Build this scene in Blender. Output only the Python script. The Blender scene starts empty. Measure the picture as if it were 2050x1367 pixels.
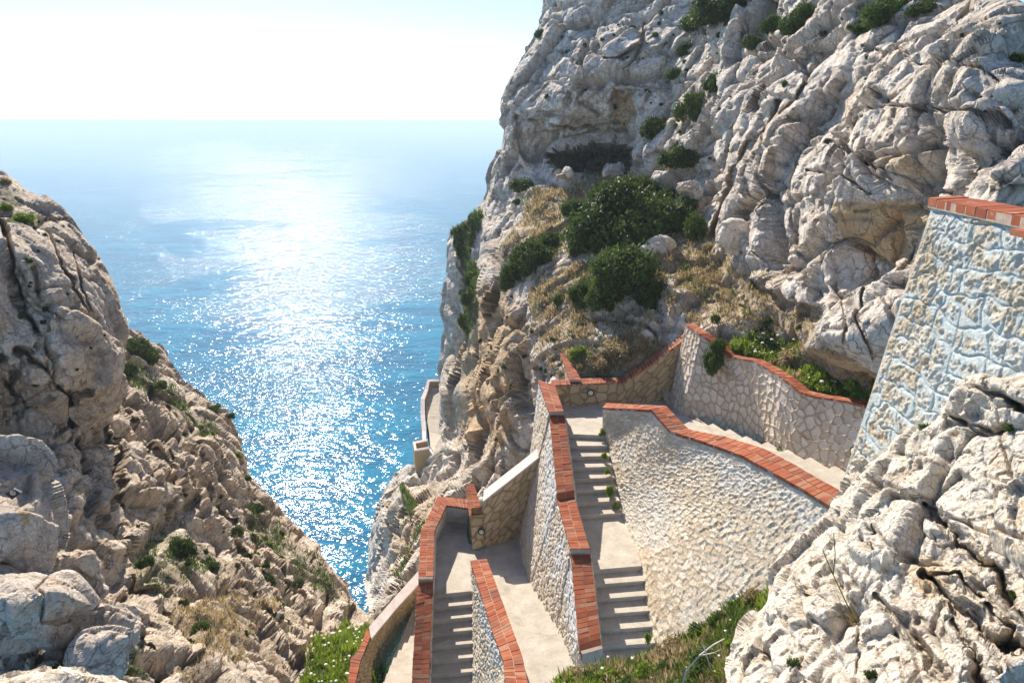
import bpy, math, random
import numpy as np
random.seed(7); rng = np.random.default_rng(7)
SC = bpy.context.scene
COL = SC.collection
R = math.radians
# ------------------------------------------------------------------ camera model (photo is 2050 x 1367)
FPX = 1360.0; CX = 1025.0; CY = 683.5
PITCH = math.atan((683.5 - 245.0) / FPX)
cp, sp_ = math.cos(PITCH), math.sin(PITCH)
def U(px, py, d):
    px = np.asarray(px, float); py = np.asarray(py, float); d = np.asarray(d, float)
    yc = -(py - CY) / FPX * d
    return np.stack([(px - CX) / FPX * d, d * cp + yc * sp_, -d * sp_ + yc * cp], -1)
def Uz(px, py, z):
    return U(px, py, z / (-sp_ - (py - CY) / FPX * cp))
def Uy(px, py, Y):
    return U(px, py, Y / (cp - (py - CY) / FPX * sp_))
cam_d = bpy.data.cameras.new('camera'); cam = bpy.data.objects.new('camera', cam_d); COL.objects.link(cam)
cam_d.sensor_width = 36; cam_d.lens = 36 * FPX / 2050.0; cam_d.clip_start = 0.05; cam_d.clip_end = 60000
cam.rotation_euler = (math.pi / 2 - PITCH, 0, 0)
SC.camera = cam
SC.view_settings.view_transform = 'Standard'; SC.view_settings.look = 'None'; SC.view_settings.gamma = 1
EXPOSURE = 0.98; HAZE = 0.00045; HAZE_C = (.84, .95, 1.0, 1); HAZE_G = .0
WAVE = 1.15; SEA_A = (0, .115, .22); SEA_B = (0, .19, .31); SEA_R = .11; SEA_S = .11
SUN_E = 4.6; SKY_E = .12; DUST = 0.1; OZ = 2.0
SC.view_settings.exposure = EXPOSURE
SC.cycles.use_denoising = True
SC.cycles.max_bounces = 6; SC.cycles.volume_bounces = 1; SC.cycles.transparent_max_bounces = 12
SC.cycles.diffuse_bounces = 4
# ------------------------------------------------------------------ light
SUN_AZ = R(-20); SUN_EL = R(34.5)          # azimuth measured from +Y towards +X
w = bpy.data.worlds.new("World"); SC.world = w; w.use_nodes = True
nt = w.node_tree; bg = nt.nodes['Background']
sky = nt.nodes.new('ShaderNodeTexSky'); sky.sky_type = 'NISHITA'; sky.sun_disc = False
sky.sun_elevation = SUN_EL; sky.sun_rotation = SUN_AZ; sky.dust_density = DUST; sky.air_density = 0.55; sky.ozone_density = OZ; sky.altitude = 100
nt.links.new(sky.outputs[0], bg.inputs[0]); bg.inputs[1].default_value = SKY_E
sl = bpy.data.lights.new('sun', 'SUN'); sl.energy = SUN_E; sl.angle = R(0.5); sl.color = (1, 0.91, 0.78)
so = bpy.data.objects.new('sun', sl); COL.objects.link(so)
from mathutils import Vector
S = Vector((math.sin(SUN_AZ) * math.cos(SUN_EL), math.cos(SUN_AZ) * math.cos(SUN_EL), math.sin(SUN_EL)))
so.rotation_euler = S.to_track_quat('Z', 'Y').to_euler(); so.location = (-20, 30, 60)

# ------------------------------------------------------------------ object helpers
def mesh_np(name, V, F, mat=None, attrs=None, smooth=True, parent=None):
    V = np.asarray(V, np.float32); F = np.asarray(F, np.int32)
    me = bpy.data.meshes.new(name)
    me.vertices.add(len(V)); me.vertices.foreach_set('co', V.ravel())
    k = F.shape[1]
    me.loops.add(F.size); me.loops.foreach_set('vertex_index', F.ravel())
    me.polygons.add(len(F))
    me.polygons.foreach_set('loop_start', np.arange(0, F.size, k, dtype=np.int32))
    me.polygons.foreach_set('loop_total', np.full(len(F), k, np.int32))
    me.polygons.foreach_set('use_smooth', np.full(len(F), smooth, bool))
    me.update(calc_edges=True); me.validate()
    for an, a in (attrs or {}).items():
        at = me.attributes.new(an, 'FLOAT_COLOR', 'POINT')
        a = np.asarray(a, np.float32)
        if a.shape[1] == 3: a = np.concatenate([a, np.ones((len(a), 1), np.float32)], 1)
        at.data.foreach_set('color', a.ravel())
    for m in (mat if isinstance(mat, (list, tuple)) else [mat]):
        if m: me.materials.append(m)
    o = bpy.data.objects.new(name, me); COL.objects.link(o)
    if parent is not None:
        o.parent = parent; o.location = tuple(-parent.location)
    return o
def tag(o, label=None, cat=None, group=None, kind=None):
    if label: o['label'] = label
    if cat: o['category'] = cat
    if group: o['group'] = group
    if kind: o['kind'] = kind
    return o
def empty(name, loc, label, cat, group=None):
    o = bpy.data.objects.new(name, None); COL.objects.link(o); o.location = tuple(float(v) for v in loc); o.empty_display_size = .2
    return tag(o, label, cat, group)
def grid_faces(nr, nc, wrap=False):
    i = np.arange(nr - 1)[:, None]; j = np.arange(nc if wrap else nc - 1)[None]
    j2 = (j + 1) % nc
    return np.stack([i * nc + j, i * nc + j2, (i + 1) * nc + j2, (i + 1) * nc + j], -1).reshape(-1, 4)
class MB:
    def __init__(s): s.V = []; s.F = []; s.A = []; s.n = 0
    def add(s, V, F, tone=.5, t2=.5):
        V = np.asarray(V, float); s.V.append(V); s.F.append(np.asarray(F) + s.n); s.n += len(V)
        a = np.zeros((len(V), 3)); a[:, 0] = tone; a[:, 1] = t2; s.A.append(a)
    def hexa(s, b, t, tone=.5, t2=.5):          # bottom 4, top 4 corners in order
        s.add(np.concatenate([b, t]), [[3, 2, 1, 0], [4, 5, 6, 7], [0, 1, 5, 4], [1, 2, 6, 5], [2, 3, 7, 6], [3, 0, 4, 7]], tone, t2)
    def build(s, name, mat, parent=None, smooth=False):
        return mesh_np(name, np.concatenate(s.V), np.concatenate(s.F), mat, {'tone': np.concatenate(s.A)}, smooth, parent)

# ------------------------------------------------------------------ noise
def _h(*k):
    x = np.zeros_like(k[0], dtype=np.uint32)
    for i, a in enumerate(k):
        x ^= (a.astype(np.int64) & 0xffffffff).astype(np.uint32) * np.uint32([374761393, 668265263, 2147483647, 1274126177, 2246822519][i])
        x = (x ^ (x >> np.uint32(13))) * np.uint32(1274126177)
    x ^= x >> np.uint32(16); x *= np.uint32(2246822519); x ^= x >> np.uint32(13)
    return x
def _r(x, k):
    x = (x + np.uint32((k * 2654435761) & 0xffffffff)); x ^= x >> np.uint32(15); x *= np.uint32(2246822519); x ^= x >> np.uint32(13); x *= np.uint32(3266489917); x ^= x >> np.uint32(16)
    return x.astype(np.float32) / np.float32(4294967295.0)
def vnoise(P, seed=0):
    i = np.floor(P).astype(np.int64); f = P - i; u = f * f * f * (f * (f * 6 - 15) + 10)
    D = P.shape[1]; out = np.zeros(len(P))
    sd = np.full(len(P), seed, np.int64)
    for c in range(2 ** D):
        b = [(c >> k) & 1 for k in range(D)]
        wgt = np.ones(len(P))
        for k in range(D): wgt = wgt * (u[:, k] if b[k] else 1 - u[:, k])
        out += wgt * _r(_h(*[i[:, k] + b[k] for k in range(D)], sd), 1)
    return out * 2 - 1
def fbm(P, o=4, seed=0, g=.5):
    s = 0; a = 1; t = 0
    for k in range(o):
        s = s + a * vnoise(P * (2.03 ** k) + 17.3 * k, seed + k); t += a; a *= g
    return s / t
def voro(P, seed=0, jit=1.0):
    """nearest and second nearest feature point: distances, ids, offsets"""
    N = len(P); D = P.shape[1]
    i = np.floor(P).astype(np.int64); f1 = np.full(N, 1e9); f2 = np.full(N, 1e9)
    c1 = np.zeros(N, np.uint32); c2 = np.zeros(N, np.uint32); o1 = np.zeros((N, D)); o2 = np.zeros((N, D)); sd = np.full(N, seed, np.int64)
    for c in range(3 ** D):
        b = []; q = c
        for k in range(D): b.append(q % 3 - 1); q //= 3
        h = _h(*[i[:, k] + b[k] for k in range(D)], sd)
        dv = np.stack([P[:, k] - (i[:, k] + b[k] + .5 + jit * (_r(h, k + 1) - .5)) for k in range(D)], -1)
        d = (dv ** 2).sum(1)
        n1 = d < f1; n2 = ~n1 & (d < f2)
        f2 = np.where(n1, f1, np.where(n2, d, f2)); c2 = np.where(n1, c1, np.where(n2, h, c2)); o2[n1] = o1[n1]; o2[n2] = dv[n2]
        f1 = np.where(n1, d, f1); c1 = np.where(n1, h, c1); o1[n1] = dv[n1]
    return np.sqrt(f1), np.sqrt(f2), c1, o1, c2, o2
def blocks(P, s, seed, slope=.55, crack=.55, cw=.08, st=(1, 1, 1), rot=None, spc=None):
    Q = P if rot is None else P @ rot
    Q = Q / (np.array(st) * s)
    f1, f2, cid, off, ci2, of2 = voro(Q, seed)
    def val(c, o):
        g = np.stack([_r(c, 11), _r(c, 12), _r(c, 13)], -1) - .5
        return (_r(c, 10) - .5) * .75 + (g * o).sum(1) * 2 * slope
    v1 = val(cid, off); v2 = val(ci2, of2)
    sp = 0 if spc is None else spc / s
    bw = np.clip(2.6 * sp, .05, .7); t = np.clip((f2 - f1) / bw, 0, 1); t = t * (2 - t)
    v = v1 * (.5 + .5 * t) + v2 * (.5 - .5 * t)
    eh = _r(cid ^ ci2, 21); w_ = np.maximum(cw, 1.3 * sp); c = np.exp(-((f2 - f1) / w_) ** 2) * np.clip((eh - .35) * 2.2, 0, 1)
    return (v - crack * c) * s, c, _r(cid, 14)

# ------------------------------------------------------------------ material helpers
def new_mat(name):
    m = bpy.data.materials.new(name); m.use_nodes = True; nt = m.node_tree; nt.nodes.clear()
    out = nt.nodes.new('ShaderNodeOutputMaterial'); b = nt.nodes.new('ShaderNodeBsdfPrincipled')
    nt.links.new(b.outputs[0], out.inputs[0]); return m, nt, b
class G:
    """tiny node graph helper"""
    def __init__(s, nt): s.nt = nt
    def n(s, t, **k):
        x = s.nt.nodes.new(t)
        for a, v in k.items(): setattr(x, a, v)
        return x
    def l(s, a, b): s.nt.links.new(a, b)
    def noise(s, vec, scale, detail=6, rough=.6, dist=0):
        x = s.n('ShaderNodeTexNoise'); x.inputs['Scale'].default_value = scale; x.inputs['Detail'].default_value = detail
        x.inputs['Roughness'].default_value = rough; x.inputs['Distortion'].default_value = dist; s.l(vec, x.inputs['Vector']); return x
    def ramp(s, fac, stops):
        x = s.n('ShaderNodeValToRGB'); e = x.color_ramp.elements
        while len(e) < len(stops): e.new(.5)
        for k, (p, c) in enumerate(stops):
            e[k].position = p; e[k].color = (c, c, c, 1) if isinstance(c, (int, float)) else (*c, 1)
        s.l(fac, x.inputs[0]); return x
    def mix(s, fac, a, b, mode='MIX'):
        x = s.n('ShaderNodeMix', data_type='RGBA', blend_type=mode)
        for sock, v in ((x.inputs[0], fac), (x.inputs[6], a), (x.inputs[7], b)):
            if hasattr(v, 'is_linked'): s.l(v, sock)
            elif isinstance(v, (int, float)): sock.default_value = v if sock == x.inputs[0] else (v, v, v, 1)
            else: sock.default_value = (*v, 1)
        return x.outputs[2]
    def math(s, op, a, b=None, c=None):
        x = s.n('ShaderNodeMath', operation=op)
        for i, v in enumerate((a, b, c)):
            if v is None: continue
            if hasattr(v, 'is_linked'): s.l(v, x.inputs[i])
            else: x.inputs[i].default_value = v
        return x.outputs[0]
    def bump(s, h, strength, dist, normal=None):
        x = s.n('ShaderNodeBump'); x.inputs['Strength'].default_value = strength; x.inputs['Distance'].default_value = dist
        s.l(h, x.inputs['Height'])
        if normal: s.l(normal, x.inputs['Normal'])
        return x.outputs[0]
    def attr(s, name):
        x = s.n('ShaderNodeAttribute', attribute_name=name); sp = s.n('ShaderNodeSeparateColor'); s.l(x.outputs['Color'], sp.inputs[0])
        return x.outputs['Color'], sp.outputs
    def obj(s): return s.n('ShaderNodeTexCoord').outputs['Object']

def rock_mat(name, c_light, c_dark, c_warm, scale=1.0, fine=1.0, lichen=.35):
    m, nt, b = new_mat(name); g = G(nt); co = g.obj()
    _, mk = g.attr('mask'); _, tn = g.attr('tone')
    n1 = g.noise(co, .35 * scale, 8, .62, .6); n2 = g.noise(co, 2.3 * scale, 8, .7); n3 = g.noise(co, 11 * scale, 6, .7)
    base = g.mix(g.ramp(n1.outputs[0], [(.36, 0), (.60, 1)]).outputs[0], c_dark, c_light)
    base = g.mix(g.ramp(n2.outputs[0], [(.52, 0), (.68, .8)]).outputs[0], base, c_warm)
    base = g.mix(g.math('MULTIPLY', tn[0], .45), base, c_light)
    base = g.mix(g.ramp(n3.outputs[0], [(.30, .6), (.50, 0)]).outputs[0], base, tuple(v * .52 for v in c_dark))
    # grey-black lichen crusts
    n4 = g.noise(co, 4.5 * scale, 10, .75, 1.2)
    base = g.mix(g.math('MULTIPLY', g.ramp(n4.outputs[0], [(.56, 0), (.64, 1)]).outputs[0], lichen), base, (.11, .105, .10))
    mp = g.n('ShaderNodeMapping'); mp.inputs['Scale'].default_value = (1, 1, .16); mp.inputs['Rotation'].default_value = (.15, .2, 0); g.l(co, mp.inputs[0])
    ns1 = g.noise(mp.outputs[0], 1.6 * scale, 7, .7, .4)
    base = g.mix(g.ramp(ns1.outputs[0], [(.54, 0), (.66, .55)]).outputs[0], base, (.46, .30, .17))
    base = g.mix(g.ramp(ns1.outputs[0], [(.34, .5), (.44, 0)]).outputs[0], base, (.30, .27, .25))
    # masks : R soil, G ochre, B green
    nm = g.noise(co, 1.1 * scale, 8, .7)
    def edge(ch, w=.9):
        return g.ramp(g.math('ADD', ch, g.math('MULTIPLY', g.math('SUBTRACT', nm.outputs[0], .5), w)), [(.38, 0), (.62, 1)]).outputs[0]
    och = g.mix(n2.outputs[0], (.56, .34, .14), (.76, .56, .32))
    base = g.mix(g.math('MULTIPLY', edge(mk[1]), .85), base, och)
    ns = g.noise(co, 5 * scale, 8, .8)
    soil = g.mix(g.ramp(ns.outputs[0], [(.38, 0), (.62, 1)]).outputs[0], (.36, .25, .14), (.70, .55, .37))
    base = g.mix(g.math('MULTIPLY', edge(mk[0], .7), .92), base, soil)
    gr = g.mix(g.ramp(ns.outputs[0], [(.4, 0), (.6, 1)]).outputs[0], (.035, .06, .012), (.14, .17, .03))
    base = g.mix(edge(mk[2], .8), base, gr)
    base = g.mix(g.math('MULTIPLY', g.math('POWER', tn[1], 2.0), .62), base, (.10, .075, .055))  # mesh cracks tinted dark: dirt plus deep-crack shade put into the colour
    g.l(base, b.inputs['Base Color']); b.inputs['Roughness'].default_value = .92
    b.inputs['Specular IOR Level'].default_value = .25
    # relief: cracks + grain
    wv = g.n('ShaderNodeVectorMath', operation='MULTIPLY_ADD'); nz = g.noise(co, 1.5 * scale, 4, .6)
    g.l(nz.outputs['Color'], wv.inputs[0]); wv.inputs[1].default_value = (.7 / scale,) * 3; g.l(co, wv.inputs[2])
    v = g.n('ShaderNodeTexVoronoi', feature='DISTANCE_TO_EDGE'); v.inputs['Scale'].default_value = 1.6 * scale; g.l(wv.outputs[0], v.inputs['Vector'])
    v2 = g.n('ShaderNodeTexVoronoi', feature='F1'); v2.inputs['Scale'].default_value = 5 * scale; g.l(wv.outputs[0], v2.inputs['Vector'])
    v3 = g.n('ShaderNodeTexVoronoi', feature='DISTANCE_TO_EDGE'); v3.inputs['Scale'].default_value = 4.6 * scale; v3.inputs['Randomness'].default_value = 1; g.l(wv.outputs[0], v3.inputs['Vector'])
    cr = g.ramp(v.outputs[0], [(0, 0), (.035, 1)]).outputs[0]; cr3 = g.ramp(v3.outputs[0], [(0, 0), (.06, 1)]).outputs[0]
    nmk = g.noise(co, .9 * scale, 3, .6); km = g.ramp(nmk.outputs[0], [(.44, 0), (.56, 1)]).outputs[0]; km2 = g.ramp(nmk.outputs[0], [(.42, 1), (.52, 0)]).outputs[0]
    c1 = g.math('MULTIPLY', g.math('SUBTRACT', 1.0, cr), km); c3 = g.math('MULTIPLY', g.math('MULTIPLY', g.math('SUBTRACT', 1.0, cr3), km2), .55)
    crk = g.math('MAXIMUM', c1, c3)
    base = g.mix(g.math('MULTIPLY', g.math('MULTIPLY', crk, g.math('SUBTRACT', 1.0, mk[0])), .55), base, (.11, .085, .065)); g.l(base, b.inputs['Base Color'])  # shader cracks darkened in the colour too, for dirt and crack shade
    h = g.math('ADD', g.math('MULTIPLY', crk, -.6), g.math('MULTIPLY', v2.outputs[0], .5))
    nb = g.bump(h, .9, .16 / scale)
    nb = g.bump(n2.outputs[0], .8, .15 / scale, nb)
    nb = g.bump(n3.outputs[0], .9 * fine, .13 / scale, nb)
    g.l(nb, b.inputs['Normal'])
    return m
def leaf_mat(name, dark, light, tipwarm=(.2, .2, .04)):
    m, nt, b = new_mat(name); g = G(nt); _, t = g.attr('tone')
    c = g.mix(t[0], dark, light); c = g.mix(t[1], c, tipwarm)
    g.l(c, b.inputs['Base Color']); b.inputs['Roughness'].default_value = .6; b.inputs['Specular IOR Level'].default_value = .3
    out = [n for n in nt.nodes if n.type == 'OUTPUT_MATERIAL'][0]
    tr = g.n('ShaderNodeBsdfTranslucent'); g.l(c, tr.inputs[0]); mx = g.n('ShaderNodeMixShader'); mx.inputs[0].default_value = .35
    g.l(b.outputs[0], mx.inputs[1]); g.l(tr.outputs[0], mx.inputs[2]); g.l(mx.outputs[0], out.inputs[0])
    return m
def wall_mat(name, stone_a, stone_b, mortar, paint=(.66, .71, .72), paint_amt=0.5, pit=.6, bk=1.0):
    m, nt, b = new_mat(name); g = G(nt); co = g.obj(); _, t = g.attr('tone')     # R stone tone, G mortar, B paint
    n2 = g.noise(co, 7, 8, .75); n3 = g.noise(co, 26, 6, .7); n1 = g.noise(co, 1.3, 6, .65)
    c = g.mix(t[0], stone_a, stone_b)
    c = g.mix(g.ramp(n2.outputs[0], [(.5, 0), (.72, .6)]).outputs[0], c, (.42, .27, .12))
    c = g.mix(g.ramp(n3.outputs[0], [(.28, pit), (.48, 0)]).outputs[0], c, (.14, .11, .08))
    c = g.mix(t[1], c, mortar)
    pn = g.ramp(g.math('ADD', t[2], g.math('MULTIPLY', g.math('SUBTRACT', n2.outputs[0], .5), 1.6)), [(.42, 0), (.60, paint_amt)]).outputs[0]
    c = g.mix(pn, c, paint)
    c = g.mix(g.ramp(n1.outputs[0], [(.55, 0), (.75, .25)]).outputs[0], c, (.33, .27, .2))
    g.l(c, b.inputs['Base Color']); b.inputs['Roughness'].default_value = .93; b.inputs['Specular IOR Level'].default_value = .2
    nb = g.bump(n2.outputs[0], .9, .05 * bk); nb = g.bump(n3.outputs[0], .9, .025 * bk, nb); g.l(nb, b.inputs['Normal'])
    return m
def plain_mat(name, a, bb, scale=3, rough=.85, bump=.01, spec=.25, stain=None):
    m, nt, b = new_mat(name); g = G(nt); co = g.obj(); n = g.noise(co, scale, 8, .7, .3); n2 = g.noise(co, scale * 9, 5, .7)
    c = g.mix(g.ramp(n.outputs[0], [(.35, 0), (.65, 1)]).outputs[0], a, bb)
    c = g.mix(g.ramp(n2.outputs[0], [(.3, .35), (.5, 0)]).outputs[0], c, tuple(v * .5 for v in a))
    if stain:
        n3 = g.noise(co, scale * .4, 6, .7, .8); c = g.mix(g.ramp(n3.outputs[0], [(.55, 0), (.7, .7)]).outputs[0], c, stain)
    g.l(c, b.inputs['Base Color']); b.inputs['Roughness'].default_value = rough; b.inputs['Specular IOR Level'].default_value = spec
    g.l(g.bump(n2.outputs[0], .6, bump), b.inputs['Normal']); return m
def brick_mat(name):
    m, nt, b = new_mat(name); g = G(nt); co = g.obj(); _, t = g.attr('tone')
    c = g.ramp(t[0], [(0, (.22, .052, .024)), (.35, (.30, .072, .029)), (.65, (.35, .09, .034)), (.90, (.38, .12, .05)), (.99, (.36, .17, .10))]).outputs[0]
    n = g.noise(co, 9, 8, .75); n2 = g.noise(co, 45, 5, .7); nl = g.noise(co, 1.4, 6, .7, .6)
    c = g.mix(g.ramp(nl.outputs[0], [(.48, 0), (.66, .6)]).outputs[0], c, (.13, .075, .055)); c = g.mix(g.ramp(nl.outputs[0], [(.30, .5), (.44, 0)]).outputs[0], c, (.42, .22, .13))
    c = g.mix(g.ramp(n.outputs[0], [(.5, 0), (.75, .55)]).outputs[0], c, (.22, .07, .04))
    c = g.mix(g.ramp(n2.outputs[0], [(.3, .5), (.45, 0)]).outputs[0], c, (.13, .05, .03))
    wp = g.noise(co, 3.1, 8, .8, .5)
    c = g.mix(g.math('MULTIPLY', g.ramp(g.math('ADD', wp.outputs[0], g.math('MULTIPLY', t[1], .4)), [(.78, 0), (.88, 1)]).outputs[0], .8), c, (.66, .62, .60))
    g.l(c, b.inputs['Base Color']); b.inputs['Roughness'].default_value = .85; b.inputs['Specular IOR Level'].default_value = .25
    g.l(g.bump(n2.outputs[0], .5, .012), b.inputs['Normal']); return m

M = {}
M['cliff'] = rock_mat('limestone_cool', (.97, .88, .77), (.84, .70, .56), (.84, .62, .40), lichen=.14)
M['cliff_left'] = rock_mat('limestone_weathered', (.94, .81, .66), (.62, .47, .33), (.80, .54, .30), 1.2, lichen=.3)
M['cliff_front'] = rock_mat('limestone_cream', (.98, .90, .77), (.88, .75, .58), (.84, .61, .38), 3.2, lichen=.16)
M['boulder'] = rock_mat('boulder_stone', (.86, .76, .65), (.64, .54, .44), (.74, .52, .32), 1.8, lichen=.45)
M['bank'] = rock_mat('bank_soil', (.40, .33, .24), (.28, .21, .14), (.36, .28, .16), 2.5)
M['wall_rubble'] = wall_mat('rubble_masonry', (.62, .51, .38), (.84, .76, .64), (.58, .48, .36), paint_amt=.55)
M['wall_big'] = wall_mat('big_wall_masonry', (.66, .53, .37), (.92, .81, .64), (.58, .46, .32), paint_amt=.32, pit=.4)
M['wall_light'] = wall_mat('pale_masonry', (.62, .52, .41), (.80, .72, .61), (.46, .34, .22), paint_amt=.1, pit=.4)
M['wall_ochre'] = wall_mat('tan_masonry', (.46, .33, .18), (.62, .49, .31), (.30, .22, .13), paint_amt=0, pit=.3)
M['wall_painted'] = wall_mat('bluish_masonry', (.62, .52, .37), (.80, .72, .58), (.60, .66, .64), (.66, .75, .76), .55, pit=.6, bk=1.3)
M['plaster'] = plain_mat('render_coping', (.52, .44, .42), (.66, .58, .55), 2.5, stain=(.45, .36, .28))
M['concrete'] = plain_mat('stair_concrete', (.42, .37, .30), (.58, .52, .44), 2.2, stain=(.27, .23, .18))
M['mortar'] = plain_mat('mortar', (.36, .26, .19), (.50, .40, .31), 6)
M['brick'] = brick_mat('red_brick')
M['leaf_dark'] = leaf_mat('juniper_leaf', (.018, .042, .010), (.11, .17, .03), (.13, .15, .025))
M['leaf_mid'] = leaf_mat('shrub_leaf', (.03, .06, .014), (.13, .20, .04), (.17, .18, .04))
M['leaf_bright'] = leaf_mat('bright_leaf', (.08, .15, .015), (.30, .40, .04), (.46, .46, .08))
M['leaf_dry'] = leaf_mat('dry_leaf', (.17, .12, .06), (.52, .41, .22), (.64, .54, .32))
M['twig'] = plain_mat('twig_bark', (.13, .10, .08), (.24, .20, .17), 8)
M['flower'] = plain_mat('flower_white', (.70, .70, .52), (.82, .80, .70), 5)
M['metal_dark'] = plain_mat('dark_metal', (.03, .03, .035), (.06, .06, .06), 20, rough=.5)
m_, nt_, b_ = new_mat('lamp_glass'); b_.inputs['Base Color'].default_value = (.62, .56, .42, 1); b_.inputs['Roughness'].default_value = .25; M['lamp_glass'] = m_
# ------------------------------------------------------------------ masonry
def resample(A, ss):
    A = np.asarray(A, float); n = len(A); k = np.clip(ss, 0, n - 1 - 1e-6); i = k.astype(int); f = (k - i)[:, None]
    return A[i] * (1 - f) + A[i + 1] * f
def param_steps(A, B, step):
    """parameters along a pair of polylines so that neighbouring samples are about step apart"""
    A = np.asarray(A); B = np.asarray(B)
    seg = (np.linalg.norm(np.diff(A, axis=0), axis=1) + np.linalg.norm(np.diff(B, axis=0), axis=1)) / 2
    out = []
    for i, L in enumerate(seg):
        m = max(1, int(round(L / step))); out += list(i + np.arange(m) / m)
    return np.array(out + [len(A) - 1.0]), np.concatenate([[0], np.cumsum(seg)])
def masonry_face(T, B, step, cell, style, seed, amp=.03, paint=None):
    """ruled surface between top polyline T and bottom polyline B, with stones modelled in relief"""
    ss, cum = param_steps(T, B, step)
    t = resample(T, ss); b = resample(B, ss); h = np.linalg.norm(t - b, axis=1).max()
    nv = max(2, int(round(h / step)) + 1)
    f = np.linspace(0, 1, nv)[:, None, None]
    P = (t[None] * (1 - f) + b[None] * f)                  # nv, ns, 3
    us = np.interp(ss, np.arange(len(cum)), cum)
    Uc = np.broadcast_to(us[None], P.shape[:2]); hh = np.linalg.norm(t - b, axis=1)
    Vc = f[..., 0] * hh[None]
    du = np.gradient(P, axis=1); dv = np.gradient(P, axis=0); N = np.cross(du, dv); N /= np.linalg.norm(N, axis=2, keepdims=True) + 1e-9
    Q = np.stack([Uc.ravel(), Vc.ravel()], -1)
    wob = np.stack([fbm(Q * 2.2, 3, seed), fbm(Q * 2.2 + 50, 3, seed + 9)], -1)
    if style == 'ashlar':
        q = Q + wob * [.20, .14]; q = q @ np.array([[1, -.02], [.08, 1]])
        row = np.floor(q[:, 1] / cell[1]); fy = q[:, 1] / cell[1] - row
        sh = _r(_h(row.astype(np.int64)), 3); wd = cell[0] * (.8 + .5 * _r(_h(row.astype(np.int64)), 5))
        qx = q[:, 0] / wd + sh * 7; colm = np.floor(qx)
        jl = (_r(_h(row.astype(np.int64), colm.astype(np.int64)), 2) - .5) * .5; jr = (_r(_h(row.astype(np.int64), colm.astype(np.int64) + 1), 2) - .5) * .5
        fx = qx - colm; e = np.minimum(np.minimum((fx - jl) * wd, (1 + jr - fx) * wd), np.minimum(fy, 1 - fy) * cell[1])
        left = fx < jl; right = fx > 1 + jr; cc = colm - left + right; e = np.where(left, (jl - fx) * wd, np.where(right, (fx - 1 - jr) * wd, e))
        e = np.minimum(np.abs(e), np.minimum(fy, 1 - fy) * cell[1])
        cid = _h(row.astype(np.int64), cc.astype(np.int64))
        stone = np.clip((e - .018 - .09 * fbm(Q * 7, 4, seed + 4) - .07 * fbm(Q * 1.5, 3, seed + 14)) / .03, 0, 1); groove = np.exp(-(e / .012) ** 2)
        rough = fbm(Q * 8, 4, seed + 2) * .035 + fbm(Q * 22, 3, seed + 3) * .028
        D = stone * (amp * .25 + rough) - groove * .03 + (1 - stone) * fbm(Q * 12, 3, seed + 8) * .006
        tone = _r(cid, 6); mort = 1 - stone
        pt = np.clip(.36 + 1.1 * fbm(Q * 1.3, 4, seed + 7) + .15 * (1 - stone), 0, 1)
    else:
        q = (Q + wob * cell[0] * .22) / np.array(cell)
        f1, f2, cid, off, _, _ = voro(q, seed, .85)
        e = (f2 - f1)
        wj = .16 if style == 'polygonal' else .12
        stone = np.clip((e - wj * .45) / wj, 0, 1); stone = stone * stone * (3 - 2 * stone)
        gx = (_r(cid, 3) - .5) * off[:, 0] + (_r(cid, 4) - .5) * off[:, 1]
        rr = 1.0 if style == 'rubble' else .45
        D = stone * (amp * (.6 + .8 * _r(cid, 8)) + gx * .03 * rr) + fbm(Q * 9, 4, seed + 2) * .014 * rr + fbm(Q * 24, 3, seed + 6) * .010
        tone = _r(cid, 6); mort = 1 - stone
        D = D - (e < wj * .55) * .012
        if style == 'rubble': mort = mort * .9
        pt = np.clip((.25 + 1.3 * fbm(Q * .55, 4, seed + 7)) if paint is None else paint(Uc.ravel(), f[..., 0].repeat(P.shape[1], 1).ravel(), Q), 0, 1)
    ed = np.minimum(np.minimum(Uc, us[-1] - Uc), .12) / .12; P = P + N * (D.reshape(P.shape[:2]) * ed)[..., None]
    A = np.stack([tone, mort, pt], -1)
    return P.reshape(-1, 3), grid_faces(P.shape[0], P.shape[1]), A
def wall_body(name, mat, root, faces):
    """faces: list of (V, F, A) sheets joined in one mesh"""
    n = 0; Vs = []; Fs = []; As = []
    for V, F, A in faces: Vs.append(V); Fs.append(F + n); As.append(A); n += len(V)
    return mesh_np(name, np.concatenate(Vs), np.concatenate(Fs), mat, {'tone': np.concatenate(As)}, True, root)
def no_paint(u, v, Q): return u * 0
def flat_sheet(pts, k=2):
    pts = np.asarray(pts, float); return pts, np.array([[0, 1, 2, 3]]), np.tile([.5, .8, .2], (4, 1))
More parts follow.
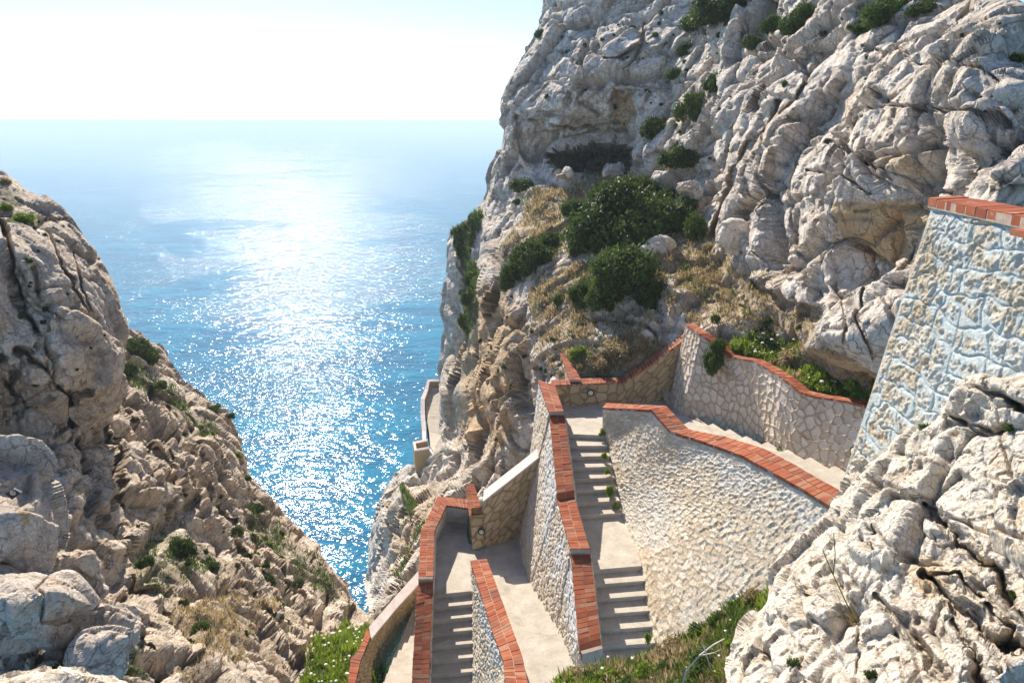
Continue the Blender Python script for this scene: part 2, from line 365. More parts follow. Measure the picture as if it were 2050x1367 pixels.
def brick_coping(name, L, Rr, root, pitch=.13, th=.075, across=2, seed=1, white=None, skip=0):
    rg = np.random.default_rng(seed); mb = MB(); mm = MB()
    L = np.asarray(L); Rr = np.asarray(Rr)
    ss, cum = param_steps(L, Rr, pitch)
    l = resample(L, ss); r = resample(Rr, ss); tot = len(ss) - 1
    for k in range(tot):
        a, b, c, d = l[k], l[k + 1], r[k + 1], r[k]
        if np.linalg.norm(b - a) < pitch * .35 and np.linalg.norm(c - d) < pitch * .35: continue
        n = np.cross(b - a, d - a); n /= np.linalg.norm(n) + 1e-9
        if n[2] < 0: n = -n
        for q in range(across):
            f0 = q / across + .012; f1 = (q + 1) / across - .012
            g0, g1 = .05, .95
            lift = n * rg.uniform(-.005, .009); ex = rg.uniform(-.012, .012)
            def pt(g, f):
                A = a + (b - a) * g; D = d + (c - d) * g
                if q == 0 and f < .1: f = f + ex
                return A + (D - A) * f
            t = np.array([pt(g0, f0), pt(g1, f0), pt(g1, f1), pt(g0, f1)]) + lift
            t += rg.uniform(-.003, .003, t.shape)
            bt = t - n * th
            wv = 0 if white is None else white(k / tot)
            mb.hexa(bt, t, rg.random() ** .8 if rg.random() > .06 else .98, wv)
        t = np.array([a, b, c, d]) - n * .008; ins = .02 * (t[[3, 2, 1, 0]] - t); t = t + ins
        mm.hexa(t - n * (th + .012), t, .5)
    mb.build(name, M['brick'], root); mm.build('mortar_bed', M['mortar'], root)
def slab_coping(name, L, Rr, root, th=.07, mat='plaster', step=.5):
    mb = MB(); ss, _ = param_steps(L, Rr, step); l = resample(L, ss); r = resample(Rr, ss)
    l = l + 0; V = np.concatenate([l, r, r - [0, 0, th], l - [0, 0, th]]); n = len(ss); F = []
    for a, b in ((0, 1), (1, 2), (2, 3), (3, 0)):
        for i in range(n - 1): F.append([b * n + i, b * n + i + 1, a * n + i + 1, a * n + i])
    F.append([0, n, 2 * n, 3 * n]); F.append([4 * n - 1, 3 * n - 1, 2 * n - 1, n - 1])
    V = V + fbm(V * 3, 3, 5)[:, None] * .012
    mb.add(V, F); return mb.build(name, M[mat], root)
def drop(A, h): return np.asarray(A) - np.array([0, 0, h])
def inset(L, Rr, f=.07, dz=.08):
    L = np.asarray(L); Rr = np.asarray(Rr); return L + (Rr - L) * f - [0, 0, dz], Rr + (L - Rr) * f - [0, 0, dz]
def PZ(lst): return np.array([Uz(x, y, z) for x, y, z in lst])
def parapet(label, L, Rr, bL, bR, mat, style='rubble', cell=(.26, .22), stepL=.035, stepR=.05, coping='brick', seed=1, paint=None, amp=.03, across=2, pitch=.13, group=None, white=None, sides='LR', ends=(True, True), th=.075):
    root = empty('stone_wall', np.mean(bL, 0), label, 'wall', group)
    il, ir = inset(L, Rr)
    sh = []
    if 'L' in sides: sh.append(masonry_face(il[::-1], np.asarray(bL)[::-1], stepL, cell, style, seed, amp, paint))
    if 'R' in sides: sh.append(masonry_face(ir, bR, stepR, cell, style, seed + 5, amp, paint))
    if ends[0]: sh.append(masonry_face(np.array([il[0], ir[0]]), np.array([bL[0], bR[0]]), .05, cell, style, seed + 7, amp, no_paint))
    if ends[1]: sh.append(masonry_face(np.array([ir[-1], il[-1]]), np.array([bR[-1], bL[-1]]), .05, cell, style, seed + 8, amp, no_paint))
    wall_body('masonry', M[mat], root, sh)
    if coping == 'brick': brick_coping('brick_coping', L, Rr, root, pitch, across=across, seed=seed, white=white, th=th)
    elif coping == 'slab': slab_coping('coping', L, Rr, root, th)
    return root

# ---- wall A : left parapet of the upper flight
aL = PZ([(1076, 759, -9.2), (1098.6, 824, -9.2), (1099, 828, -9.34), (1115, 987, -10.25), (1115, 1000, -10.42), (1141.5, 1098, -10.45), (1142, 1103, -10.6), (1158, 1280, -11.15), (1161, 1302, -11.25), (1163, 1322, -11.6)])
aR = PZ([(1111, 771.5, -9.2), (1129, 824, -9.2), (1130, 828, -9.34), (1150, 981, -10.25), (1150.6, 994, -10.42), (1181, 1098, -10.45), (1182, 1103, -10.6), (1201.6, 1267, -11.15), (1204, 1290, -11.25), (1206, 1313, -11.6)])
abL = np.array([(.5, 23.2, -14.3), (.2, 20.8, -14.3), (.2, 20.7, -14.3), Uz(1058, 1178, -13.9), Uz(1060, 1182, -13.9), Uz(1110, 1272, -13.4), Uz(1111, 1274, -13.4), Uz(1141, 1325, -13.1), Uz(1146, 1390, -14.2), Uz(1147, 1392, -14.2)])
abR = PZ([(1117, 812, -10.3), (1137, 870, -10.3), (1137, 873, -10.4), (1157, 1027, -11.5), (1157, 1037, -11.5), (1186, 1140, -11.6), (1187, 1145, -11.7), (1205, 1316, -12.4), (1205, 1390, -13.6), (1206, 1392, -13.6)])
def paintA(u, v, Q): return .32 + 1.1 * fbm(Q * .6, 4, 31) + .35 * (1 - v) - .45 * (v > .55)
parapet('tall stone wall with stepped red brick top between the upper stairs and the pale stairs', aL, aR, abL, abR, 'wall_rubble', seed=11, paint=paintA, cell=(.2, .22), group='stairway walls')

# ---- wall J : back wall of the upper landing
jF = np.array([Uy(1105, 771, 23.7), Uy(1249, 765, 23.95), Uy(1371, 680, 24.3), Uy(1385, 668, 24.4)])
jB = jF + [0.0, .52, .02]
jb = np.array([Uy(1105, 815, 23.6), Uy(1245, 809, 23.85), Uy(1338, 806, 24.2), Uy(1352, 806, 24.25)])
parapet('tan fieldstone back wall of the upper landing with round lamp and rising brick top', jF[::-1], jB[::-1], jb[::-1], drop(jB[::-1], 1.6), 'wall_ochre', 'polygonal', (.36, .33), .035, .08, seed=21, amp=.022, group='stairway walls')
# low spur wall behind it
iL = PZ([(1140, 760, -9.22), (1118, 699, -9.0)]); iR = PZ([(1164, 760, -9.22), (1133, 704, -9.0)])
parapet('low bluish spur wall with brick top running up from the landing corner beside dry scrub', iL, iR, drop(iL, 1.8) + [-.2, 0, 0], drop(iR, 1.0), 'wall_rubble', seed=23, group='stairway walls', ends=(False, True))

# ---- wall G : pale retaining wall right of the entrance flight
gT = [(1371, 648), (1400, 668), (1435, 690), (1455, 713), (1508, 722), (1535, 736), (1567, 757), (1602, 785), (1637, 794), (1693, 802), (1737, 813), (1800, 830), (1880, 850)]
gBt = [(1338, 806, -10.2), (1362, 838, -10.2), (1400, 846, -10.1), (1436, 853, -10.0), (1490, 870, -9.7), (1515, 885, -9.6), (1545, 903, -9.4), (1580, 918, -9.25), (1612, 926, -9.1), (1665, 940, -8.85), (1705, 953, -8.7), (1765, 985, -8.4), (1850, 1030, -8.1)]
gb = PZ(gBt); gF = np.array([Uy(x, y, gb[i][1] + .12) for i, (x, y) in enumerate(gT)])
gdir = np.gradient(gF, axis=0)[:, :2]; gn = np.stack([-gdir[:, 1], gdir[:, 0], 0 * gdir[:, 0]], -1); gn /= np.linalg.norm(gn, axis=1, keepdims=True)
if gn[5][0] < 0: gn = -gn
gBk = gF + gn * .36
gb = gb - [0, 0, .15]
parapet('long pale fieldstone retaining wall with a wavy thin brick top below green scrub', gF[::-1], gBk[::-1], gb[::-1], drop(gBk[::-1], 1.2), 'wall_light', 'polygonal', (.30, .30), .03, .12, seed=33, amp=.022, pitch=.13, across=2, group='stairway walls', th=.06)

# ---- wall B : parapet and big battered wall between the entrance flight and the upper stairs
bL = PZ([(1206, 816, -9.2), (1304, 820, -7.98), (1341, 862, -8.15), (1357, 868, -8.1), (1421, 888, -7.77), (1489, 913, -7.46), (1553, 949, -7.35), (1599, 974, -7.27), (1660, 1012, -7.2), (1720, 1062, -7.15)])
bR = PZ([(1214, 806.5, -9.2), (1334, 812, -7.98), (1378, 858, -8.15), (1388, 861, -8.1), (1454, 874, -7.77), (1529, 897, -7.46), (1596, 932, -7.35), (1639, 958, -7.27), (1700, 990, -7.2), (1765, 1040, -7.15)])
bbL = PZ([(1206, 868, -10.3), (1213, 900, -10.6), (1222, 950, -11.0), (1226, 975, -11.2), (1234, 1018, -11.5), (1250, 1070, -11.65), (1274, 1134, -11.65), (1287, 1210, -12.0), (1308, 1325, -12.5), (1360, 1440, -12.9)])
bbR = drop(bR, 2.4)
def paintB(u, v, Q): return .36 + 1.1 * fbm(Q * .5, 5, 77) + .12 * np.clip((u - 3) / 5, -1, 1)
parapet('great battered rubble wall with pale paint traces under a long sloping brick top', bL[::-1], bR[::-1], bbR[::-1] * 0 + bbL[::-1], bbR[::-1], 'wall_big', 'rubble', (.22, .2), .032, .12, seed=41, amp=.008, paint=paintB, group='stairway walls', pitch=.14)

# ---- wall C : left parapet of the middle flight
cL = PZ([(940, 999, -13.0), (876, 993, -13.0), (842, 1063, -13.0), (838, 1153, -13.0), (838, 1158, -13.12), (833, 1209, -13.38), (824, 1367, -14.3), (820, 1430, -14.6)])
cR = PZ([(940, 1017, -13.0), (894, 1011, -13.0), (870, 1063, -13.0), (867.5, 1153, -13.0), (867.5, 1158, -13.12), (866, 1200, -13.38), (859, 1367, -14.3), (856, 1430, -14.6)])
cbR = PZ([(940, 1044, -14.1), (896, 1044, -14.1), (873, 1085, -14.1), (868, 1190, -14.1), (868, 1192, -14.2), (867, 1215, -14.4), (862, 1367, -15.4), (858, 1440, -15.8)])
parapet('stone wall with two rows of red brick on top, left of the middle stairs', cL, cR, drop(cL, 4.5) + [-.3, 0, 0], cbR, 'wall_rubble', seed=51, group='stairway walls', cell=(.22, .2))
kL = PZ([(939, 1031, -12.95), (935, 1000, -12.9), (932, 967, -12.7)]); kR = PZ([(966, 1028, -12.95), (959, 1000, -12.9), (949, 968, -12.7)])
parapet('short wall with pinkish brick top behind the middle landing', kL, kR, drop(kL, 1.5), drop(kR, 1.5), 'wall_ochre', 'polygonal', (.3, .28), seed=53, group='stairway walls', ends=(True, True))

# ---- wall E : wing wall behind the lower landing
eF = np.array([Uy(942, 1031, 20.1), Uy(966, 1027, 20.15), Uy(967, 1003, 20.16), Uy(1064, 927, 20.8), Uy(1085, 910, 20.9)])
eb = np.array([Uy(946, 1100, 20.05), Uy(966, 1095, 20.1), Uy(967, 1094, 20.12), Uy(1037, 1078, 20.8), Uy(1052, 1074, 20.9)])
eB = eF + [0, .55, .0]
rE = empty('stone_wall', eb.mean(0), 'shaded tan wing wall with a pale sloping plaster top and a round lamp', 'wall', 'stairway walls')
il, ir = inset(eF, eB)
wall_body('masonry', M['wall_ochre'], rE, [masonry_face(eF[::-1] - [0, 0, .05], eb[::-1], .035, (.34, .3), 'polygonal', 61, .022, no_paint), masonry_face(eB[::-1] - [0, 0, .05], drop(eB[::-1], 2.5), .12, (.34, .3), 'polygonal', 62, .022, no_paint),
    masonry_face(np.array([eB[0], eF[0]]) - [0, 0, .05], np.array([drop(eB[0], 1.5), eb[0]]), .05, (.34, .3), 'polygonal', 63, .02, no_paint),
    masonry_face(np.array([eB[2], eF[2]]) - [0, 0, .05], np.array([eB[1], eF[1]]), .05, (.34, .3), 'polygonal', 64, .01, no_paint)])
slab_coping('coping', eF[2:] + [0, -.05, .03], eB[2:] + [0, .1, .03], rE, .08)

# ---- wall D : parapet between middle and lower flights
dL = PZ([(941, 1121, -13.0), (985.5, 1264, -12.45), (1007, 1322, -12.2), (1011, 1363, -12.0), (1020, 1430, -11.8)])
dR = PZ([(975, 1118, -13.0), (1020.6, 1243, -12.45), (1046.5, 1313, -12.2), (1057, 1367, -12.0), (1066, 1430, -11.8)])
dbL = PZ([(944, 1137, -14.1), (946, 1370, -15.3), (946, 1440, -15.8), (945, 1500, -16.1), (944, 1560, -16.3)])
def paintD(u, v, Q): return .55 + 1.0 * fbm(Q * .7, 4, 91) - .5 * (v > .7)
parapet('narrow wedge of whitewashed wall with brick top between the middle stairs and the pale stairs', dL, dR, dbL, drop(dR, 1.3), 'wall_rubble', seed=71, paint=paintD, group='stairway walls', cell=(.16, .2))

# ---- wall F : lowest parapet
fL = PZ([(843, 1136, -16.05), (790, 1195, -15.6), (738, 1255, -15.1)]); fR = PZ([(842, 1164, -16.05), (792, 1219, -15.6), (743, 1278, -15.1)])
fbR = PZ([(836, 1212, -17.1), (785, 1259, -16.6), (756, 1298, -16.2)])
parapet('lowest stair wall with a smooth pinkish plaster top beside the cliff edge', fL, fR, drop(fL, 3.5), fbR, 'wall_ochre', 'polygonal', (.22, .2), .035, .04, coping='slab', seed=81, group='stairway walls', ends=(False, False))
hL = PZ([(735, 1256, -15.12), (719, 1299, -14.95), (702, 1318, -14.85), (696, 1367, -14.75), (690, 1440, -14.6)]); hR = PZ([(743, 1270, -15.12), (731, 1299, -14.95), (722, 1322, -14.85), (711, 1367, -14.75), (706, 1440, -14.6)])
hbR = PZ([(756, 1298, -16.2), (750, 1312, -16.05), (745, 1324, -15.95), (741, 1367, -15.8), (737, 1450, -15.6)])
parapet('lowest stair wall section with an orange brick top beside white flowers', hL, hR, drop(hL, 3), hbR, 'wall_ochre', 'polygonal', (.22, .2), .035, .04, seed=83, across=1, pitch=.14, group='stairway walls', ends=(False, False))

# ---- wall H : tall bluish wall on the right
hT = np.array([U(1869, 400, 9.3), (5.50, 5.0, -1.0)]); hBk = hT + np.array([[.6, .05, .02], [.6, .0, .02]])
hb = np.array([U(1668, 1020, 10.8), (4.95, 5.0, -5.2)])
rH = empty('stone_wall', hb.mean(0), 'big bluish blockwork wall with scored joints and a red brick top at right edge', 'wall', 'stairway walls')
wall_body('masonry', M['wall_painted'], rH, [masonry_face(hT[::-1] - [0, 0, .06], hb[::-1], .016, (.42, .30), 'ashlar', 5, .03),
    masonry_face(np.array([hT[0], hBk[0]]) - [0, 0, .06], np.array([hb[0], hb[0] + [.8, .1, 0]]), .04, (.36, .27), 'ashlar', 6, .03)])
brick_coping('brick_coping', hT + [-.06, .03, .02], hBk + [-.18, .05, .02], rH, .225, .11, 1, 9, white=lambda f: .5)
mb = MB(); c = U(2046, 467, 7.38); mb.hexa([c + [-.06, -.12, -.035], c + [.2, -.12, -.035], c + [.2, .1, -.035], c + [-.06, .1, -.035]], [c + [-.06, -.12, .035], c + [.2, -.12, .035], c + [.2, .1, .035], c + [-.06, .1, .035]], .8); mb.build('brick', M['brick'], rH)

# ------------------------------------------------------------------ stairs
def _things():
    for o in COL.objects:
        if o.parent is None and o.type == 'EMPTY' and 'kind' not in o: o['kind'] = 'thing'
def strip(mb, a, b, c, d, th=.4, tone=.5):
    t = np.array([a, b, c, d], float); mb.hexa(t - [0, 0, th], t, tone)
def stairs(root, L0, R0, L1, R1, n, z0, z1):
    """n steps from (L0,R0) at z0 to (L1,R1) at z1; each step its own mesh: block + projecting tread slab"""
    L0, R0, L1, R1 = [np.array(v, float) for v in (L0, R0, L1, R1)]
    for i in range(n):
        f0 = i / n; f1 = (i + 1) / n
        z = z0 + (z1 - z0) * f1
        a, b = L0 + (L1 - L0) * f0, R0 + (R1 - R0) * f0; c, d = R0 + (R1 - R0) * f1, L0 + (L1 - L0) * f1
        for v in (a, b, c, d): v[2] = z
        mb = MB(); q = (d - a) / (np.linalg.norm(d - a) + 1e-9)
        up = z1 > z0
        e = q * .03
        jt = random.uniform(-.01, .01)
        if up: strip(mb, a - e, b - e, c, d, .05)
        else: strip(mb, a, b, c + e, d + e, .05)
        low = np.array([0, 0, .051])
        strip(mb, a - low + e * .2, b - low + e * .2, c - low - e * .2, d - low - e * .2, .5)
        o = mb.build('step', M['concrete'], root)
def poly_slab(name, pts, root, th=.3):
    pts = np.array(pts); n = len(pts); me = bpy.data.meshes.new(name)
    V = [tuple(p) for p in pts] + [tuple(p - [0, 0, th]) for p in pts]
    F = [tuple(range(n)), tuple(range(2 * n - 1, n - 1, -1))] + [(i, i + n, (i + 1) % n + n, (i + 1) % n) for i in range(n)]
    me.from_pydata(V, [], F); me.materials.append(M['concrete']); me.update()
    o = bpy.data.objects.new(name, me); COL.objects.link(o); o.parent = root; o.location = tuple(-root.location); return o
# upper stairs (down towards the viewer)
rs = empty('staircase', Uz(1240, 1300, -12.4), 'upper concrete stairs with half of each step in shade below the round lamp landing', 'stairs', 'flights of concrete stairs')
poly_slab('landing', [Uz(1126, 868, -10.2), Uz(1212, 871, -10.2), Uz(1216, 845, -10.2), Uz(1375, 850, -10.2), Uz(1352, 800, -10.2), Uz(1100, 808, -10.2)], rs)
poly_slab('landing', [Uz(1140, 1028, -11.45), Uz(1248, 1022, -11.45), Uz(1285, 1132, -11.45), Uz(1176, 1141, -11.45)], rs)
stairs(rs, Uz(1128, 871, -10.2), Uz(1212, 871, -10.2), Uz(1143, 1032, -11.3), Uz(1246, 1025, -11.3), 7, -10.2, -11.3)
stairs(rs, Uz(1176, 1141, -11.45), Uz(1285, 1132, -11.45), Uz(1196, 1400, -12.65), Uz(1340, 1390, -12.65), 8, -11.45, -12.65)
# entrance flight
rs = empty('staircase', Uz(1600, 930, -9.2), 'sunlit white entrance stairs running up to the right between brick parapet and pale wall', 'stairs', 'flights of concrete stairs')
stairs(rs, (4.3, 20.9, -10.2), Uz(1366, 836, -10.2), (6.0, 13.6, -8.7), Uz(1730, 962, -8.7), 9, -10.2, -8.7)
_r1 = Uz(1730, 962, -8.7)
poly_slab('landing', [np.array((5.9, 13.62, -8.7)), _r1, np.array((11.0, 11.5, -8.7)), np.array((9.5, 7.5, -8.7)), np.array((5.6, 9.0, -8.7))], rs)
# middle stairs
rs = empty('staircase', Uz(905, 1350, -15), 'middle concrete stairs in half shade between two brick topped walls', 'stairs', 'flights of concrete stairs')
poly_slab('landing', [Uz(858, 1191, -14), Uz(957, 1181, -14), Uz(952, 1150, -14), Uz(1062, 1142, -14), Uz(1060, 1070, -14), Uz(935, 1090, -14), Uz(935, 1036, -14), Uz(880, 1036, -14), Uz(862, 1090, -14)], rs)
stairs(rs, Uz(858, 1191, -14), Uz(957, 1181, -14), Uz(850, 1440, -15.55), Uz(957, 1432, -15.55), 9, -14, -15.55)
# pale stairs
rs = empty('staircase', Uz(1080, 1300, -13), 'bright sunlit stairs with shallow steps climbing towards the viewer under the tall wall', 'stairs', 'flights of concrete stairs')
stairs(rs, Uz(960, 1149, -14), Uz(1060, 1141, -14), Uz(1060, 1460, -12.3), Uz(1200, 1420, -12.3), 12, -14, -12.3)
# lowest stairs
rs = empty('staircase', Uz(790, 1330, -16), 'lowest grey stairs crossed by a zigzag shadow beside the plaster topped wall', 'stairs', 'flights of concrete stairs')
stairs(rs, Uz(838, 1196, -17.3), Uz(900, 1192, -17.3), Uz(728, 1470, -15.3), Uz(870, 1470, -15.3), 18, -17.3, -15.3)

# ------------------------------------------------------------------ wall lamps
def wall_lamp(p, nrm, r, label):
    root = empty('wall_lamp', p, label, 'lamp', 'round bulkhead lamps on the stair walls')
    nrm = Vector(nrm).normalized(); q = nrm.to_track_quat('Z', 'Y').to_matrix(); q = np.array(q)
    prof = [(r, 0), (r, .05), (r * .97, .065), (r * .80, .07), (r * .74, .05), (r * .72, .03)]
    def lathe(prof, n=28):
        a = np.linspace(0, 2 * math.pi, n, endpoint=False); V = []
        for rr, h in prof: V.append(np.stack([rr * np.cos(a), rr * np.sin(a), np.full(n, h)], -1))
        V = np.concatenate(V) @ q.T + p; return V, grid_faces(len(prof), n, True)
    mesh_np('lamp_ring', *lathe(prof), M['metal_dark'], parent=root)
    mesh_np('lamp_glass', *lathe([(r * .78, .03), (r * .70, .06), (r * .5, .085), (r * .25, .097), (.002, .1)]), M['lamp_glass'], parent=root)
wall_lamp(Uy(1182, 786, 23.72), (0, -1, 0), .145, 'round dark ringed lamp on the tan back wall of the upper landing')
wall_lamp(Uy(964, 1063, 20.02), (0, -1, 0), .12, 'round dark ringed lamp on the shaded wing wall above the lower landing')
gi = 10; gt = gb[gi] + (gF[gi] - gb[gi]) * .42
wall_lamp(gt + [-.1, -.1, 0], -gn[gi], .16, 'round lamp on the pale retaining wall, half hidden by the bluish wall')

_things()
# ------------------------------------------------------------------ rock masses
def seg_dist(px, py, poly, closed=True):
    """distance to polyline, nearest point"""
    P = np.asarray(poly, float); n = len(P); best = np.full(px.shape, 1e18); nx = np.zeros_like(px); ny = np.zeros_like(px)
    for i in range(n if closed else n - 1):
        a = P[i]; b = P[(i + 1) % n]; d = b - a; L = (d ** 2).sum() + 1e-9
        t = np.clip(((px - a[0]) * d[0] + (py - a[1]) * d[1]) / L, 0, 1)
        qx = a[0] + t * d[0]; qy = a[1] + t * d[1]; dd = (px - qx) ** 2 + (py - qy) ** 2
        m = dd < best; best = np.where(m, dd, best); nx = np.where(m, qx, nx); ny = np.where(m, qy, ny)
    return np.sqrt(best), nx, ny
def inside(px, py, poly):
    P = np.asarray(poly, float); n = len(P); r = np.zeros(px.shape, bool)
    for i in range(n):
        x1, y1 = P[i]; x2, y2 = P[(i + 1) % n]
        c = ((y1 > py) != (y2 > py)); r ^= c & (px < (x2 - x1) * (py - y1) / (y2 - y1 + 1e-12) + x1)
    return r
def rough_line(poly, amp, step, seed):
    """make a hand traced outline irregular like a broken rock edge"""
    P = np.asarray(poly, float); out = []; n = len(P)
    for i in range(n):
        a = P[i]; b = P[(i + 1) % n]; L = np.linalg.norm(b - a); k = max(1, int(L / step))
        nn = np.array([-(b - a)[1], (b - a)[0]]) / (L + 1e-9)
        for j in range(k):
            f = j / k; p = a + (b - a) * f
            s = (p[0] * .031 + p[1] * .027)
            o = fbm(np.array([[s * 1.0, i * .0 + 3.3], [s * 3.1, 9.1]]), 3, seed)
            out.append(p + nn * (o[0] * amp * 1.6 + o[1] * amp))
    return np.array(out)
AMP = .42
def blur(A, k, n):
    for _ in range(n):
        for ax in (0, 1):
            pad = [(0, 0)] * A.ndim; pad[ax] = (k, k)
            B = np.cumsum(np.pad(A, pad, 'edge'), axis=ax); z = np.zeros_like(np.take(B, [0], ax)); B = np.concatenate([z, B], ax)
            m = A.shape[ax]; A = (np.take(B, range(2 * k + 1, 2 * k + 1 + m), ax) - np.take(B, range(0, m), ax)) / (2 * k + 1)
    return A
def chaikin(P, n=2):
    P = np.asarray(P, float)
    for _ in range(n):
        Q = np.roll(P, -1, 0); P = np.stack([P * .75 + Q * .25, P * .25 + Q * .75], 1).reshape(-1, 2)
    return P
class Patch:
    def __init__(s, name, outline, ctrl, step, mat, octs, kind=None, pushes=(), strokes=(), masks=(), seed=1, margin=60, rim=26, wrapk=3.2, rot=(0, 0, 0), stretch=(1, 1, 1), rough=3, fine=.02, bbox=None, label=None, cat=None, group=None, cut=None, depthnoise=0, tone_oct=1, root=None, joints=(), rf=.72):
        poly = rough_line(chaikin(outline, 1), rough, 10, seed) if rough else np.asarray(outline, float)
        x0, y0, x1, y1 = bbox or (poly[:, 0].min() - margin, poly[:, 1].min() - margin, poly[:, 0].max() + margin, poly[:, 1].max() + margin)
        xs = np.arange(x0, x1 + step, step); ys = np.arange(y0, y1 + step, step); s.x0, s.y0, s.step, s.nc, s.nr = x0, y0, step, len(xs), len(ys)
        gx, gy = np.meshgrid(xs, ys); px = gx.ravel(); py = gy.ravel()
        ins = inside(px, py, poly); d, qx, qy = seg_dist(px, py, poly)
        e = np.where(ins, 0, d)
        ux = np.where(ins, px, qx); uy = np.where(ins, py, qy)
        C = np.asarray(ctrl, float); c0 = 26.0
        K = lambda ax, ay: np.sqrt((ax[:, None] - C[None, :, 0]) ** 2 + (ay[:, None] - C[None, :, 1]) ** 2 + c0 ** 2)
        n = len(C); A = np.zeros((n + 1, n + 1)); A[:n, :n] = K(C[:, 0], C[:, 1]) - np.eye(n) * 4.0; A[:n, n] = 1; A[n, :n] = 1
        wv = np.linalg.solve(A, np.concatenate([np.log(C[:, 2]), [0]]))
        D = np.empty(len(px))
        for k in range(0, len(px), 60000):
            D[k:k + 60000] = K(ux[k:k + 60000], uy[k:k + 60000]) @ wv[:n] + wv[n]
        D = np.exp(np.clip(D, np.log(C[:, 2].min() * .93), np.log(C[:, 2].max() * 1.08)))
        for pl, dd, soft in pushes:
            pl = np.asarray(pl, float); bx = (ux > pl[:, 0].min() - soft) & (ux < pl[:, 0].max() + soft) & (uy > pl[:, 1].min() - soft) & (uy < pl[:, 1].max() + soft)
            i = np.where(bx)[0]
            if len(i) == 0: continue
            q = np.stack([ux[i], uy[i]], -1) * .035; wob = fbm(q, 3, seed + 3) * soft * .8
            sd, _, _ = seg_dist(ux[i], uy[i], pl); sd = np.where(inside(ux[i], uy[i], pl), sd, -sd) + wob
            t = np.clip(sd / soft + .5, 0, 1); D[i] += dd * t * t * (3 - 2 * t)
        for pl, wd, dd in strokes:
            pl = np.asarray(pl, float); bx = (ux > pl[:, 0].min() - wd * 3) & (ux < pl[:, 0].max() + wd * 3) & (uy > pl[:, 1].min() - wd * 3) & (uy < pl[:, 1].max() + wd * 3)
            i = np.where(bx)[0]
            if len(i) == 0: continue
            q = np.stack([ux[i], uy[i]], -1) * .04; off = fbm(q, 3, seed + 5) * wd * 1.2
            sd, _, _ = seg_dist(ux[i] + off, uy[i] - off, pl, False); D[i] += dd * np.exp(-(sd / wd) ** 2)
        # rounded rim and the side that turns away behind it
        t = np.clip(d / rim, 0, 1); perpx = D / FPX
        D = D + np.where(ins, (1 - np.sqrt(np.clip(1 - (1 - t) ** 2, 0, 1))) * rim * perpx * .9, rim * perpx * .9 + e * perpx * wrapk)
        sx = ux + (qx - px) / (d + 1e-6) * e * .12 * (~ins); sy = uy + (qy - py) / (d + 1e-6) * e * .12 * (~ins)
        P = U(sx, sy, D)
        w_r = np.clip(1.25 - d / (max(rim, 18) * .8 + 6 * ~ins), 0, 1).reshape(s.nr, s.nc, 1); P = P.reshape(s.nr, s.nc, 3); P = (P * (1 - w_r) + blur(P, 3, 2) * w_r).reshape(-1, 3)
        G3 = blur(P.reshape(s.nr, s.nc, 3), 5, 3); du = np.gradient(G3, axis=1); dv = np.gradient(G3, axis=0); N = np.cross(dv, du); N /= np.linalg.norm(N, axis=2, keepdims=True) + 1e-12
        N = N.reshape(-1, 3); V = P / (np.linalg.norm(P, axis=1, keepdims=True)); N = np.where((N * V).sum(1, keepdims=True) > 0, -N, N)
        # soften the displacement direction: half surface normal, half towards the open side
        N = N * .7 - V * .5; N /= np.linalg.norm(N, axis=1, keepdims=True)
        from mathutils import Euler
        Rm = np.array(Euler(tuple(R(a) for a in rot)).to_matrix())
        use = e <= margin
        dis = np.zeros(len(P)); tone = np.zeros(len(P)); crk = np.zeros(len(P))
        Pu = P[use]; warp = np.stack([fbm(Pu / octs[0][0] * .9 + 31 * k, 4, seed + k) for k in range(3)], -1)
        mk = np.zeros((len(px), 3))
        for pl, ch, soft, val in masks:
            pl = np.asarray(pl, float); sd, _, _ = seg_dist(ux, uy, pl); sd = np.where(inside(ux, uy, pl), sd, -sd)
            tt = np.clip(sd / soft + .5, 0, 1); mk[:, ch] = np.maximum(mk[:, ch], val * tt)
        soilk = 1 - .8 * np.clip(mk[use, 0] + mk[use, 2], 0, 1)
        S3 = blur(P.reshape(s.nr, s.nc, 3), 1, 1); spc = np.maximum(np.linalg.norm(np.gradient(S3, axis=1), axis=2), np.linalg.norm(np.gradient(S3, axis=0), axis=2)).ravel()[use]; spc = blur(np.where(use, 0, 0).reshape(s.nr, s.nc).astype(float), 1, 1).ravel()[use] + spc
        acc = np.zeros(len(Pu)); tn = np.zeros(len(Pu)); ck = np.zeros(len(Pu))
        for k, (sc, am, crack) in enumerate(octs):
            v, c, rnd = blocks(Pu + warp * sc * .13, sc, seed * 13 + k * 7, crack=crack, st=stretch, rot=Rm, cw=.075, slope=.42, spc=spc)
            acc += v * am * AMP * np.clip(1.7 - 3.2 * spc / sc, 0, 1) * (soilk if sc > .5 else 1)
            if k == tone_oct: tn = rnd
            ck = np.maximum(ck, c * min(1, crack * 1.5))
        for (jn, jsp, jd, js) in joints:
            jn = np.array(jn, float); jn /= np.linalg.norm(jn); u_ = Pu @ jn / jsp + warp[:, 0] * .35 * octs[0][0] / jsp / 4 + fbm(Pu / jsp * .6, 3, seed + js) * .25
            fr = u_ - np.floor(u_); kf = np.floor(u_).astype(np.int64); ja = np.full(len(Pu), js, np.int64); k_ = _r(_h(kf, ja), 3); k2_ = _r(_h(kf + 1, ja), 3); bw_ = np.clip(4 * spc / jsp, .08, .6); t_ = np.clip((fr - 1 + bw_) / bw_, 0, 1); t_ = t_ * t_ * (3 - 2 * t_); k_ = k_ * (1 - t_) + k2_ * t_
            on_ = np.clip(fbm(Pu / jsp * .7, 2, seed + js + 3) * 4 + .6, 0, 1); wd_ = np.maximum(.05, spc / jsp * .9)
            gv = np.exp(-(np.minimum(fr, 1 - fr) / wd_) ** 2) * on_ * np.clip(1.6 - 4 * spc / jsp, 0, 1) * soilk
